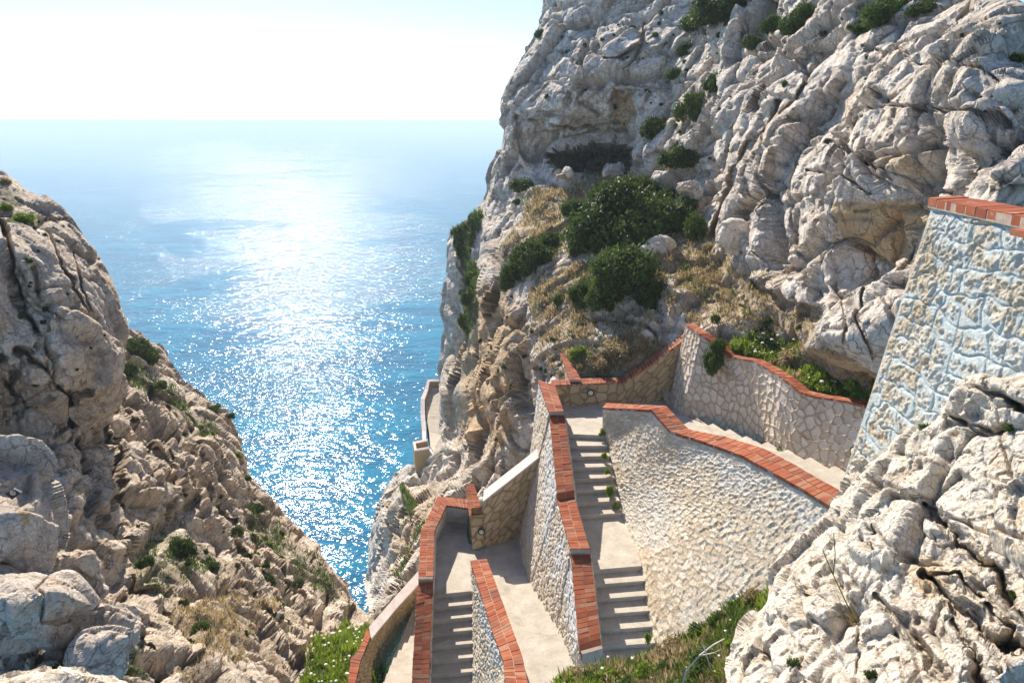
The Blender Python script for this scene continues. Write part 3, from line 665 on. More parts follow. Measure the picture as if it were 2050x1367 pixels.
            acc += -gv * jd * jsp + (k_ - .5) * jd * jsp * .8 * soilk; ck = np.maximum(ck, gv * .8)
        acc += fbm(Pu / octs[-1][0] * 1.7, 4, seed + 40) * fine + fbm(Pu / octs[0][0] * .5, 3, seed + 60) * depthnoise
        fade = np.where(ins[use], np.clip(rf + (1 - rf) * d[use] / 12, 0, 1), np.clip(rf - e[use] / 50.0, 0.10, 1)); acc = acc * fade; dis[use] = acc; tone[use] = tn; crk[use] = ck
        P = P + N * dis[:, None]
        s.P = P.reshape(s.nr, s.nc, 3); s.N = N.reshape(s.nr, s.nc, 3); s.ins = ins.reshape(s.nr, s.nc); s.mk = mk.reshape(s.nr, s.nc, 3)
        F = grid_faces(s.nr, s.nc); ok = use[F].all(1)
        if cut is not None:
            ci = inside(px, py, np.asarray(cut, float)) & (seg_dist(px, py, cut)[0] > 6); ok &= ~ci[F].all(1)
        F = F[ok]; used = np.unique(F); rm = np.full(len(px), -1); rm[used] = np.arange(len(used))
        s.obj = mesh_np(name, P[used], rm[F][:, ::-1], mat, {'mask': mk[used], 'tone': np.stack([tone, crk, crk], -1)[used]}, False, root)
        if kind: s.obj['kind'] = kind
        if label: tag(s.obj, label, cat, group)
        # true normals of the displaced surface for planting
        du = np.gradient(s.P, axis=1); dv = np.gradient(s.P, axis=0); n = np.cross(dv, du); n /= np.linalg.norm(n, axis=2, keepdims=True) + 1e-12
        fl = (n * (s.P / np.linalg.norm(s.P, axis=2, keepdims=True))).sum(2) > 0; n[fl] *= -1; s.N2 = n
    def at(s, x, y):
        i = int(round((y - s.y0) / s.step)); j = int(round((x - s.x0) / s.step)); i = min(max(i, 1), s.nr - 2); j = min(max(j, 1), s.nc - 2)
        return s.P[i, j].copy(), s.N2[i - 1:i + 2, j - 1:j + 2].mean((0, 1))

# ---- main cliff on the right (headland, overhang, dry slope, buttress)
out_main = [(1092, -80), (1086, 0), (1085, 45), (1060, 92), (1030, 140), (1003, 185), (1000, 225), (1012, 262), (1000, 305), (983, 340), (975, 388), (953, 420), (928, 448), (902, 458), (893, 500), (893, 545), (882, 600), (889, 650), (882, 700), (878, 755), (880, 790), (878, 830), (880, 880), (878, 930),
            (850, 930), (826, 925), (790, 950), (765, 985), (752, 1020), (737, 1070), (733, 1130), (735, 1190), (740, 1235), (745, 1330), (2200, 1330), (2200, -80)]
ctl_main = [(1085, 0, 58), (1060, 92, 57), (1003, 190, 56), (1010, 262, 54), (985, 340, 56), (955, 420, 58), (902, 458, 63), (890, 520, 64), (882, 600, 66), (885, 700, 68), (880, 760, 70), (890, 850, 64), (900, 930, 56), (850, 960, 58), (765, 985, 62), (737, 1070, 60), (735, 1190, 54), (745, 1300, 50), (800, 1000, 52), (800, 1100, 44),
            (940, 480, 58), (940, 560, 57), (930, 640, 58), (950, 700, 53), (960, 560, 52),
            (1200, -60, 54), (1150, 60, 52), (1250, 60, 50), (1150, 180, 47.5), (1230, 180, 46), (1060, 250, 51), (1100, 285, 51), (1180, 285, 50.5), (1250, 290, 49),
            (1090, 355, 49), (1150, 350, 47), (1230, 345, 46), (1060, 400, 47), (1150, 400, 44), (1250, 400, 39), (1250, 450, 36), (1350, 430, 35), (1100, 470, 40), (1000, 480, 46), (1050, 560, 36), (990, 600, 40), (1150, 520, 34.5), (1250, 540, 31.5), (1320, 500, 32.5), (1150, 600, 31), (1250, 610, 29.5), (1080, 640, 32), (980, 700, 37), (930, 780, 46), (1000, 780, 33), (1060, 760, 28.5), (1100, 700, 28.5),
            (1200, 660, 28), (1300, 640, 27.2), (1180, 720, 26.2), (1260, 725, 25.9), (1330, 700, 26.5), (1120, 765, 26.3), (1065, 820, 27.5), (1040, 880, 29), (1000, 900, 31), (960, 960, 30.5), (930, 990, 31), (900, 985, 33), (860, 1060, 35), (840, 1120, 31), (810, 1170, 30), (770, 1230, 28), (880, 900, 50),
            (1150, 850, 30), (1250, 850, 30), (1350, 800, 29), (1200, 1000, 30), (1000, 1100, 33), (1400, 1000, 27), (1200, 1300, 30), (1500, 900, 26), (1700, 1100, 22), (2150, 1300, 20), (900, 1200, 34),
            (1380, 20, 46), (1350, 120, 44), (1300, 200, 44), (1290, 290, 43), (1400, 200, 39), (1350, 300, 38), (1420, 330, 34), (1450, 400, 31), (1380, 370, 36), (1480, 470, 28.5), (1440, 520, 29), (1400, 580, 28), (1480, 580, 26), (1380, 630, 26.5), (1430, 660, 24.6), (1500, 640, 23.6), (1560, 640, 22.8), (1590, 690, 21.5), (1500, 700, 22), (1560, 720, 20.6), (1640, 760, 19), (1700, 790, 18), (1620, 850, 24), (1450, 740, 25.5), (1600, 790, 21.8),
            (1600, -60, 34), (1480, 80, 36), (1560, 100, 32), (1500, 200, 31), (1600, 200, 26), (1520, 300, 27), (1500, 400, 26), (1510, 470, 25), (1540, 540, 22.5), (1580, 460, 22), (1620, 350, 21), (1640, 480, 19), (1640, 560, 19.5), (1600, 580, 20.5), (1700, 250, 20.5), (1750, 100, 22), (1850, -40, 24), (1900, 60, 18.5), (2000, 20, 17), (2060, 100, 14.5), (1950, 160, 14.2), (2040, 165, 12.9), (1850, 250, 16), (1780, 340, 16.5), (1850, 350, 15.2), (1760, 420, 17.8), (1720, 480, 17.9), (1800, 450, 17), (1690, 540, 19),
            (1690, 590, 17.2), (1660, 640, 16.8), (1640, 690, 16.3), (1700, 715, 15.8), (1760, 700, 15.0), (1740, 600, 15.8), (1800, 560, 14.4), (1850, 450, 12.8), (1880, 420, 12), (1820, 640, 14), (1900, 600, 13), (1900, 330, 12.2), (1950, 290, 11.7), (2050, 260, 11.0), (2050, 330, 10.2), (1960, 370, 10.9), (2150, 300, 10.2), (2150, 500, 11), (2000, 600, 12), (1850, 800, 16)]
for _i in range(1, len(gF)):
    for _dy, _oy in ((0.30, .0), (1.1, .12)):
        _q = gBk[_i] + gn[_i] * (_dy - .2) + np.array([0, 0, -.10 + _oy]); _d = _q[1] * cp - _q[2] * sp_; _yc = _q[1] * sp_ + _q[2] * cp
        ctl_main.append((CX + _q[0] / _d * FPX, CY - _yc / _d * FPX, _d))
for _i in range(3):
    for _f in (0, .5):
        _q = jB[_i] * (1 - _f) + jB[_i + 1] * _f + np.array([0, .35, -.05]); _d = _q[1] * cp - _q[2] * sp_; _yc = _q[1] * sp_ + _q[2] * cp
        ctl_main.append((CX + _q[0] / _d * FPX, CY - _yc / _d * FPX, _d))
ctl_main = [c for c in ctl_main if c[:2] not in ((1640, 760), (1700, 790), (1600, 790), (1450, 740), (1560, 720), (1250, 850), (1350, 800), (1180, 720), (1260, 725))]
push_main = [([(1105, 312), (1180, 300), (1264, 300), (1266, 350), (1200, 352), (1130, 346)], 9.0, 6), ([(1150, 325), (1264, 308), (1262, 348), (1160, 346)], 7, 6),
             ([(1035, 235), (1095, 240), (1100, 270), (1092, 320), (1045, 315), (1030, 275)], 1.8, 12),
             ([(1225, 170), (1262, 180), (1278, 235), (1262, 285), (1238, 290), (1222, 230)], .7, 16), ([(1200, 60), (1262, 45), (1275, 100), (1210, 125)], -1.6, 12), ([(1205, 118), (1262, 104), (1250, 132), (1210, 138)], 1.0, 8),
             ([(1655, 395), (1720, 365), (1850, 385), (1835, 430), (1790, 520), (1700, 560), (1672, 520), (1640, 450)], .12, 50),
             ([(1700, 300), (1850, 265), (1890, 300), (1850, 370), (1760, 345)], .4, 30), ([(1500, 560), (1530, 575), (1640, 625), (1640, 650), (1520, 600)], 1.2, 10),
             ([(1895, 310), (1960, 240), (2055, 212), (2100, 205), (2100, 385), (1920, 385), (1885, 350)], -.35, 24), ([(1635, 560), (1700, 560), (1770, 600), (1790, 700), (1640, 715), (1620, 690)], -.5, 10),
             ([(1480, 0), (1560, 0), (1560, 60), (1500, 90)], 1.0, 16), ([(1560, 95), (1640, 60), (1600, 200), (1530, 180)], -.8, 10), ([(915, 455), (955, 440), (965, 560), (930, 700), (915, 560)], 2.2, 16), ([(960, 430), (975, 425), (970, 540), (960, 540)], -1.0, 8)]
st_main = [([(2060, 210), (1960, 250), (1890, 330), (1865, 388)], 10, .8), ([(1640, 268), (1700, 300), (1770, 345), (1862, 378)], 3.5, .7), ([(1600, 330), (1680, 345), (1760, 380)], 3.5, .5), ([(1560, 205), (1500, 300), (1470, 360), (1440, 430), (1420, 470)], 5, 1.1), ([(1690, 210), (1800, 218), (1930, 220), (1990, 205)], 3.5, .5),
           ([(1720, 85), (1800, 95), (1830, 130), (1900, 140), (2000, 160)], 3, .45), ([(1560, 90), (1620, 150), (1600, 200), (1560, 230)], 5, .8), ([(1505, 330), (1495, 400), (1500, 470), (1530, 560)], 4, .5), ([(1535, 260), (1525, 350), (1515, 420), (1545, 520)], 4, .5), ([(1590, 270), (1560, 360), (1570, 470), (1600, 560)], 4, .45),
           ([(1860, 395), (1800, 480), (1760, 560), (1690, 590), (1640, 610)], 7, .9), ([(1735, 590), (1720, 640), (1745, 700)], 3.5, .45), ([(1690, 600), (1700, 650), (1690, 705)], 3, .3), ([(1010, 250), (1050, 230), (1130, 225)], 5, .6), ([(1120, 100), (1180, 150), (1160, 200), (1200, 230)], 4, .5), ([(1290, 50), (1280, 130), (1240, 165)], 4, .8),
           ([(1110, 250), (1150, 262), (1250, 250)], 3, .4), ([(1115, 275), (1190, 272), (1260, 268)], 3, .4), ([(1350, 80), (1330, 150), (1300, 200)], 4, .7), ([(1420, 130), (1440, 200), (1420, 260), (1380, 300)], 4, .6), ([(1280, 330), (1340, 340), (1420, 350)], 6, .8),
           ([(908, 470), (905, 560), (895, 700)], 4, .8), ([(925, 480), (918, 600), (905, 760)], 4, .9), ([(960, 600), (945, 700), (930, 800)], 4, .9), ([(985, 640), (960, 760), (930, 860)], 4, .9), ([(1010, 700), (980, 800), (940, 900)], 4, .8), ([(1040, 760), (1000, 850), (950, 940)], 4, .6),
           ([(790, 950), (775, 1050), (772, 1180)], 5, 1.2), ([(820, 940), (800, 1040), (790, 1120)], 5, 1.2), ([(870, 940), (850, 1000), (820, 1070)], 6, 1.2), ([(1360, 610), (1440, 600), (1500, 620)], 4, .4), ([(1200, 640), (1290, 650), (1340, 690)], 4, .4)]
mask_main = [([(1040, 380), (1250, 345), (1400, 440), (1640, 620), (1640, 700), (1330, 650), (1110, 760), (1060, 720), (1060, 600), (1000, 560)], 0, 40, .47),
             ([(1040, 395), (1110, 365), (1200, 345), (1262, 350), (1290, 400), (1200, 420), (1150, 470), (1080, 500), (1040, 560), (1000, 520), (1060, 440)], 0, 40, .8),
             ([(1050, 600), (1150, 520), (1350, 540), (1380, 470), (1450, 510), (1500, 560), (1540, 600), (1640, 650), (1640, 690), (1500, 650), (1420, 640), (1340, 560), (1200, 610), (1140, 680), (1100, 640)], 0, 34, .8),
             ([(1120, 700), (1250, 668), (1340, 690), (1260, 748), (1150, 758)], 0, 20, 1), ([(1430, 670), (1640, 690), (1760, 730), (1740, 830), (1600, 800), (1500, 730)], 0, 20, .9),
             ([(1660, 400), (1790, 395), (1830, 430), (1790, 500), (1700, 530), (1665, 480)], 1, 30, .72), ([(1740, 300), (1860, 290), (1850, 365), (1760, 340)], 1, 30, .5), ([(1230, 175), (1265, 190), (1272, 240), (1240, 280), (1225, 230)], 1, 16, .75), ([(1110, 240), (1260, 235), (1262, 305), (1110, 310)], 1, 34, .42), ([(1015, 235), (1105, 235), (1100, 340), (1010, 330)], 1, 24, .36),
             ([(1000, 800), (1060, 780), (1050, 900), (950, 975), (900, 990), (960, 880)], 1, 60, .62), ([(900, 560), (1020, 560), (1080, 660), (1060, 780), (960, 900), (880, 900), (890, 700)], 1, 60, .62), ([(745, 990), (900, 930), (900, 1050), (800, 1150), (740, 1180)], 1, 50, .50), ([(890, 500), (960, 480), (930, 760), (885, 760)], 1, 40, .36), ([(1600, 600), (1640, 640), (1600, 660), (1560, 640)], 1, 20, .6), ([(1560, 560), (1530, 540), (1500, 400), (1530, 400)], 1, 20, .3),
             ([(902, 458), (955, 422), (968, 432), (945, 470), (938, 520), (975, 545), (968, 590), (945, 620), (935, 690), (918, 640), (930, 590), (920, 520), (905, 490)], 2, 16, .95), ([(800, 960), (830, 1000), (815, 1040), (795, 1010)], 2, 14, .8), ([(850, 1050), (880, 1010), (900, 990), (850, 1090), (800, 1170), (790, 1150)], 2, 20, .62)]
CLIFF = Patch('cliff', out_main, ctl_main, 2.3, M['cliff'], [(5.5, .75, .5), (2.1, .75, .55), (.85, .62, .6), (.36, .5, .5)], kind='structure', pushes=push_main, strokes=st_main, masks=mask_main, seed=3, bbox=(675, -80, 2110, 1300), rot=(20, -28, 15), stretch=(1.5, 1.0, .8), fine=.03,
              cut=[(1095, 800), (1300, 800), (1420, 800), (1700, 850), (1800, 880), (2200, 880), (2200, 1400), (900, 1400), (900, 1220), (905, 1060), (1000, 1050), (1075, 1000)], depthnoise=.5, joints=[((.5, .3, 1.), 2.6, .15, 1), ((1., .4, -.55), 3.4, .14, 2), ((.4, .2, 1.), .9, .12, 4)])

# ---- cliff on the left: far ridge falling to the gorge
out_ridge = [(225, 640), (255, 655), (290, 672), (330, 705), (352, 745), (400, 790), (440, 822), (468, 850), (485, 900), (500, 945), (530, 985), (560, 1030), (592, 1058), (625, 1085), (655, 1125), (685, 1160), (712, 1200), (722, 1222), (745, 1232), (760, 1260), (760, 1460), (-180, 1460), (-180, 640)]
ctl_ridge = [(225, 640, 40), (330, 705, 44), (440, 820, 44), (500, 945, 42), (560, 1030, 41), (625, 1085, 40), (700, 1180, 38), (740, 1240, 33), (735, 1300, 25), (700, 1340, 21.5), (650, 1360, 20), (640, 1290, 24), (600, 1400, 18), (745, 1400, 20),
             (260, 760, 36), (300, 850, 33), (400, 900, 35), (350, 1000, 27), (280, 1000, 24), (450, 1030, 33), (430, 1120, 27), (330, 1130, 21), (520, 1130, 31), (600, 1180, 32), (520, 1230, 24), (600, 1280, 25), (420, 1230, 19), (330, 1260, 15.5), (500, 1330, 17.5), (400, 1350, 14), (250, 1180, 16), (250, 1330, 12), (180, 1000, 19), (150, 850, 22), (100, 800, 23), (-40, 900, 20), (-40, 1300, 11), (150, 1360, 9.5), (60, 1340, 9), (660, 1220, 31), (570, 1340, 19)]
str_ridge = [([(250, 760), (270, 860), (330, 950)], 8, 1.6), ([(300, 780), (320, 860), (350, 960)], 6, 1.2), ([(330, 820), (365, 920), (380, 1000)], 6, 1.2), ([(380, 860), (400, 950), (430, 1030)], 6, 1.2), ([(215, 830), (240, 940), (250, 1040)], 8, 1.5), ([(160, 820), (190, 930), (200, 1000)], 7, 1.2),
             ([(440, 1000), (480, 1090), (540, 1180), (570, 1260)], 8, 1.6), ([(380, 1010), (330, 1060), (270, 1120)], 14, 2.2), ([(560, 1120), (600, 1190), (640, 1250)], 6, 1.0), ([(500, 1200), (560, 1290), (600, 1350)], 7, 1.2), ([(230, 1120), (320, 1180), (360, 1240)], 9, 1.0), ([(190, 1190), (260, 1250), (330, 1300)], 8, .7), ([(660, 1190), (640, 1260), (600, 1330)], 8, 1.6)]
mask_ridge = [([(600, 1380), (640, 1290), (690, 1250), (745, 1235), (765, 1270), (765, 1460), (560, 1460)], 2, 26, 1.0), ([(330, 1020), (420, 1060), (420, 1150), (330, 1200), (260, 1150), (280, 1080)], 2, 40, .46), ([(240, 700), (330, 760), (400, 820), (460, 860), (420, 880), (330, 820), (250, 780)], 2, 30, .5), ([(470, 960), (560, 1050), (660, 1140), (720, 1220), (600, 1160), (500, 1080)], 2, 34, .50),
              ([(0, 750), (260, 760), (300, 1000), (200, 1050), (0, 900)], 1, 60, .34), ([(450, 1100), (620, 1180), (640, 1280), (520, 1300)], 1, 50, .30), ([(330, 1200), (420, 1160), (560, 1200), (500, 1330), (380, 1340)], 0, 50, .42), ([(180, 1260), (300, 1270), (320, 1340), (200, 1330)], 2, 30, .7)]
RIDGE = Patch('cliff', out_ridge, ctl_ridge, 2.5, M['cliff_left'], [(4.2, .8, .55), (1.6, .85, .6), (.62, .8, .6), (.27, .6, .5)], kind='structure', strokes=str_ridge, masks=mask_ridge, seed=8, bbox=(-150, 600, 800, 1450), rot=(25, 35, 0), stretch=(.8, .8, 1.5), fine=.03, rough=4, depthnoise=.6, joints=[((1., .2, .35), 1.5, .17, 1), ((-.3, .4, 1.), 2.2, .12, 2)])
# ---- near bulge upper left
out_bulge = [(-80, 330), (0, 335), (20, 352), (38, 368), (62, 388), (100, 394), (125, 418), (150, 447), (172, 480), (195, 505), (212, 545), (236, 580), (248, 620), (255, 655), (250, 700), (243, 740), (242, 790), (222, 830), (180, 860), (150, 900), (100, 905), (40, 900), (-80, 900)]
ctl_bulge = [(0, 340, 26), (100, 400, 26), (195, 505, 25.5), (250, 640, 25), (240, 770, 23.5), (180, 860, 22.5), (100, 500, 22.5), (150, 600, 22), (60, 600, 21), (180, 700, 21.5), (100, 750, 20.5), (0, 500, 20.5), (0, 700, 19.8), (-60, 600, 19), (50, 850, 21), (120, 860, 21.8), (0, 860, 19.5)]
str_bulge = [([(0, 440), (20, 520), (35, 590), (60, 640), (110, 720), (150, 800)], 7, 1.3), ([(95, 460), (110, 520), (160, 600), (200, 660)], 3, .45), ([(155, 480), (150, 540), (180, 620), (200, 640)], 2.5, .4), ([(30, 700), (90, 730), (130, 780), (140, 850)], 7, 1.1), ([(0, 760), (40, 800), (60, 870)], 8, 1.0), ([(60, 390), (120, 440), (140, 420)], 4, .4), ([(60, 540), (90, 620), (140, 660)], 3, .35)]
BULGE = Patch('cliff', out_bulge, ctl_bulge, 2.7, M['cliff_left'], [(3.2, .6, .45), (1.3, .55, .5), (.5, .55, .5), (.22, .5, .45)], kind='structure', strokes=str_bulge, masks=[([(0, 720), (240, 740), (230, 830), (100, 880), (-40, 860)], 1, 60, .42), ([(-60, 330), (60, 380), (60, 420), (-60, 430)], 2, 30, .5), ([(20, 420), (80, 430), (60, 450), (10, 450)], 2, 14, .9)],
              pushes=[([(0, 730), (110, 760), (250, 790), (220, 850), (100, 920), (0, 900)], 1.4, 50)], seed=15, margin=46, rot=(10, 30, 20), stretch=(.9, .9, 1.4), fine=.02, rough=4, depthnoise=.35, joints=[((1., .2, .45), 1.6, .08, 1), ((-.2, .3, 1.), 1.9, .06, 2)])
# ---- big grey boulders lower left
out_b1 = [(-60, 900), (0, 898), (45, 892), (80, 905), (98, 940), (112, 985), (130, 1030), (136, 1062), (122, 1100), (100, 1140), (88, 1152), (40, 1138), (0, 1118), (-60, 1110)]
B1 = Patch('boulder', out_b1, [(0, 900, 12.5), (80, 920, 12.6), (130, 1060, 12), (60, 1020, 11.2), (0, 1000, 10.9), (90, 1145, 11.4), (0, 1110, 10.8), (-50, 1000, 10.6)], 2.4, M['boulder'], [(3.0, .8, .1), (1.1, .5, .2), (.35, .4, .2), (.12, .5, .3)], strokes=[([(70, 940), (60, 1000), (90, 1040)], 5, .12)],
           masks=[([(15, 1010), (55, 1000), (50, 1050), (30, 1065)], 1, 20, .6), ([(0, 1080), (110, 1090), (100, 1145), (0, 1120)], 1, 40, .35)], seed=21, margin=30, rim=10, fine=.012, rough=3, label='large smooth grey boulder with a small dark metal plate at the left edge', cat='boulder', group='grey boulders at lower left')
out_b2 = [(-60, 1118), (0, 1122), (40, 1144), (88, 1160), (135, 1152), (160, 1170), (188, 1195), (192, 1222), (170, 1250), (150, 1292), (120, 1310), (80, 1300), (30, 1290), (0, 1300), (-60, 1310)]
B2 = Patch('boulder', out_b2, [(0, 1122, 11), (100, 1165, 10.8), (190, 1210, 11), (100, 1220, 9.8), (0, 1200, 9.4), (150, 1290, 10.4), (0, 1300, 9.4), (-50, 1200, 9.2)], 2.4, M['boulder'], [(2.4, .9, .2), (1.0, .6, .3), (.35, .45, .25), (.12, .5, .3)], strokes=[([(100, 1165), (60, 1200), (90, 1240), (150, 1240)], 4, .14)], seed=22, margin=30, rim=10, fine=.012, rough=3,
           label='largest angular grey boulder below the plate boulder at left edge', cat='boulder', group='grey boulders at lower left')
def small_boulder(outline, d, seed, label, group, mat='boulder', bulge=.09, step=2.0, root=None, octs=None):
    o = np.array(outline, float); c = o.mean(0); dd = np.hypot(*(o - c).T).mean() / FPX * d
    ctl = [(x, y, d + dd * .25) for x, y in o] + [(c[0], c[1], d - dd * .05), ((c[0] + o[0][0]) / 2, (c[1] + o[0][1]) / 2, d)]
    return Patch('boulder', o, ctl, step, M[mat], octs or [(dd * 2.1, 2.2, .05), (dd * .9, 1.5, .25), (dd * .35, 1.0, .3)], seed=seed, margin=24, rim=8, wrapk=2.5, fine=dd * .03, rough=2.5, label=label, cat='boulder', group=group, rf=1.0)
LG = 'grey boulders at lower left'
small_boulder([(180, 1222), (200, 1208), (225, 1206), (250, 1220), (272, 1248), (262, 1290), (238, 1300), (205, 1280), (180, 1262)], 10.9, 31, 'cracked grey boulder to the right of the largest grey boulder', LG)
small_boulder([(165, 1300), (190, 1282), (222, 1280), (250, 1296), (262, 1320), (240, 1352), (205, 1362), (175, 1345)], 10.0, 32, 'lowest round grey boulder just above the cream ledge', LG)
small_boulder([(85, 900 + 200), (140, 1095), (190, 1120), (215, 1170), (205, 1205), (165, 1170), (110, 1150)], 11.6, 33, 'long tan slab wedged above the largest grey boulder', LG, 'cliff_left')
small_boulder([(1277, 512), (1290, 494), (1320, 478), (1350, 480), (1356, 495), (1340, 512), (1310, 520), (1284, 522)], 31.2, 34, 'white oval boulder lying among the dark bushes of the slope', None, 'cliff_front', octs=[(2.2, 1.8, .05), (.9, 1.3, .25), (.35, .9, .3)])
small_boulder([(1206, 350), (1216, 330), (1230, 326), (1246, 336), (1252, 350), (1240, 354), (1215, 356)], 44.0, 35, 'pointed grey boulder standing at the mouth of the cave', None, octs=[(2.2, 1.8, .05), (.9, 1.3, .25), (.35, .9, .3)])
small_boulder([(1110, 348), (1125, 338), (1142, 340), (1152, 352), (1130, 360), (1112, 358)], 45.0, 36, 'small flat grey boulder left of the cave mouth boulder', None)
small_boulder([(1436, 455), (1450, 440), (1480, 436), (1510, 450), (1525, 480), (1510, 505), (1470, 512), (1440, 495), (1430, 475)], 26.4, 37, 'cream boulder at the foot of the fluted buttress', None, 'cliff_front', octs=[(1.4, .5, .3), (.6, .4, .4), (.25, .3, .3)])
small_boulder([(1350, 372), (1370, 360), (1395, 368), (1400, 388), (1378, 396), (1356, 390)], 33.6, 38, 'grey boulder right of the tallest dark bush', None)
small_boulder([(1180, 400), (1210, 385), (1240, 380), (1225, 405), (1190, 425), (1172, 420)], 38.5, 39, 'pale outcrop block at the upper left of the main dark bush', None, 'cliff_front')
# ---- cream ledge bottom left
out_l = [(-60, 1362), (0, 1352), (30, 1345), (70, 1340), (100, 1332), (140, 1330), (170, 1340), (200, 1352), (240, 1358), (262, 1375), (300, 1440), (-60, 1440)]
Patch('cliff', out_l, [(0, 1352, 6.2), (100, 1335, 6.3), (200, 1355, 6.2), (100, 1400, 5), (250, 1400, 5.6), (-40, 1420, 4.8)], 2.6, M['cliff_front'], [(1.2, .6, .5), (.45, .7, .6), (.16, .6, .5)], kind='structure', seed=24, margin=30, rim=20, fine=.012)
# ---- foreground rock at the right
out_f = [(2200, 735), (2060, 752), (2010, 758), (1975, 748), (1945, 750), (1925, 768), (1905, 790), (1895, 815), (1870, 845), (1830, 852), (1790, 880), (1745, 920), (1712, 935), (1692, 950), (1688, 985), (1664, 1010), (1650, 1040), (1620, 1062), (1585, 1080), (1560, 1110), (1535, 1150), (1545, 1185), (1520, 1215), (1490, 1240), (1478, 1265), (1462, 1300), (1455, 1340), (1450, 1440), (2200, 1440)]
ctl_f = [(1975, 748, 6.8), (1900, 800, 7.6), (1790, 880, 8.6), (1700, 945, 9.6), (1655, 1030, 9.8), (1560, 1110, 9.6), (1540, 1190, 8.6), (1480, 1260, 8.0), (1455, 1350, 7.2), (1600, 1250, 6.9), (1600, 1150, 7.9), (1700, 1080, 7.6), (1750, 980, 7.8), (1850, 900, 7.5), (1950, 850, 6.9), (2050, 790, 6.4), (2100, 900, 6), (1950, 1000, 6.2), (1850, 1050, 6.4), (1750, 1180, 6.4), (1700, 1300, 5.8), (1850, 1200, 5.6), (1950, 1150, 5.5), (2050, 1100, 5.3), (2050, 1250, 4.8), (1900, 1330, 4.7), (1700, 1400, 5), (1550, 1400, 6), (2100, 1400, 4.2)]
push_f = [([(1960, 840), (2100, 800), (2100, 1180), (2000, 1160), (1950, 1080), (1900, 1000), (1930, 900)], .15, 40), ([(1830, 1080), (1900, 1060), (1960, 1150), (1900, 1180), (1840, 1140)], .2, 14), ([(1540, 1130), (1700, 1080), (1710, 1180), (1640, 1230), (1560, 1190)], -.15, 24)]
st_f = [([(1945, 775), (2000, 790), (2060, 830)], 5, .3), ([(1900, 830), (1960, 860), (2000, 850)], 4, .2), ([(1840, 1000), (1870, 1030), (1920, 1080), (1980, 1130), (2000, 1180)], 4, .3), ([(1760, 1030), (1740, 1080), (1745, 1100)], 3, .15), ([(1830, 1130), (1880, 1170), (1950, 1230), (2040, 1280)], 4, .28), ([(1740, 1180), (1800, 1240), (1860, 1330)], 4, .22), ([(1900, 1200), (1940, 1290), (1960, 1367)], 4, .2), ([(1960, 1180), (2000, 1250), (2050, 1330)], 4, .2), ([(1590, 1180), (1640, 1190)], 2.5, .12), ([(1840, 1140), (1900, 1130), (1950, 1170)], 3, .2), ([(1690, 1190), (1720, 1260), (1700, 1330)], 4, .12), ([(1560, 1230), (1600, 1300), (1590, 1360)], 4, .12)]
mask_f = [([(1940, 880), (2100, 840), (2100, 1150), (2000, 1110), (1950, 1020)], 1, 50, .40), ([(1790, 1090), (1850, 1080), (1900, 1110), (1880, 1160), (1820, 1180), (1790, 1140)], 1, 24, .52)]
FRONT = Patch('cliff', out_f, ctl_f, 2.5, M['cliff_front'], [(1.5, .55, .35), (.6, .6, .5), (.25, .55, .5), (.1, .5, .4)], pushes=(), strokes=st_f, masks=mask_f, seed=27, bbox=(1390, 690, 2110, 1430), rot=(10, 25, -20), stretch=(1.3, 1, .75), margin=40, rim=30, fine=.012, depthnoise=.12, joints=[((.7, .2, .8), .55, .16, 1), ((-.8, .3, .6), .7, .13, 2)])
FRONT.obj['kind'] = 'structure'
# ---- planted bank at the bottom
out_k = [(1070, 1440), (1095, 1372), (1130, 1350), (1175, 1338), (1215, 1328), (1255, 1318), (1300, 1300), (1340, 1280), (1380, 1262), (1420, 1235), (1460, 1212), (1500, 1190), (1560, 1180), (1640, 1440)]
BANK = Patch('bank', out_k, [(1130, 1350, 11), (1215, 1328, 11.3), (1300, 1300, 11.5), (1380, 1262, 11.6), (1500, 1190, 11), (1200, 1400, 9.4), (1350, 1340, 9.6), (1450, 1280, 9.4), (1400, 1420, 8), (1540, 1260, 8.8), (1560, 1400, 7.5)], 3.2, M['bank'], [(1.0, .5, .3), (.35, .6, .4), (.13, .6, .4)], kind='structure', masks=[(np.array(out_k) + 0, 2, 30, .75)], seed=29, margin=40, rim=16, fine=.02)
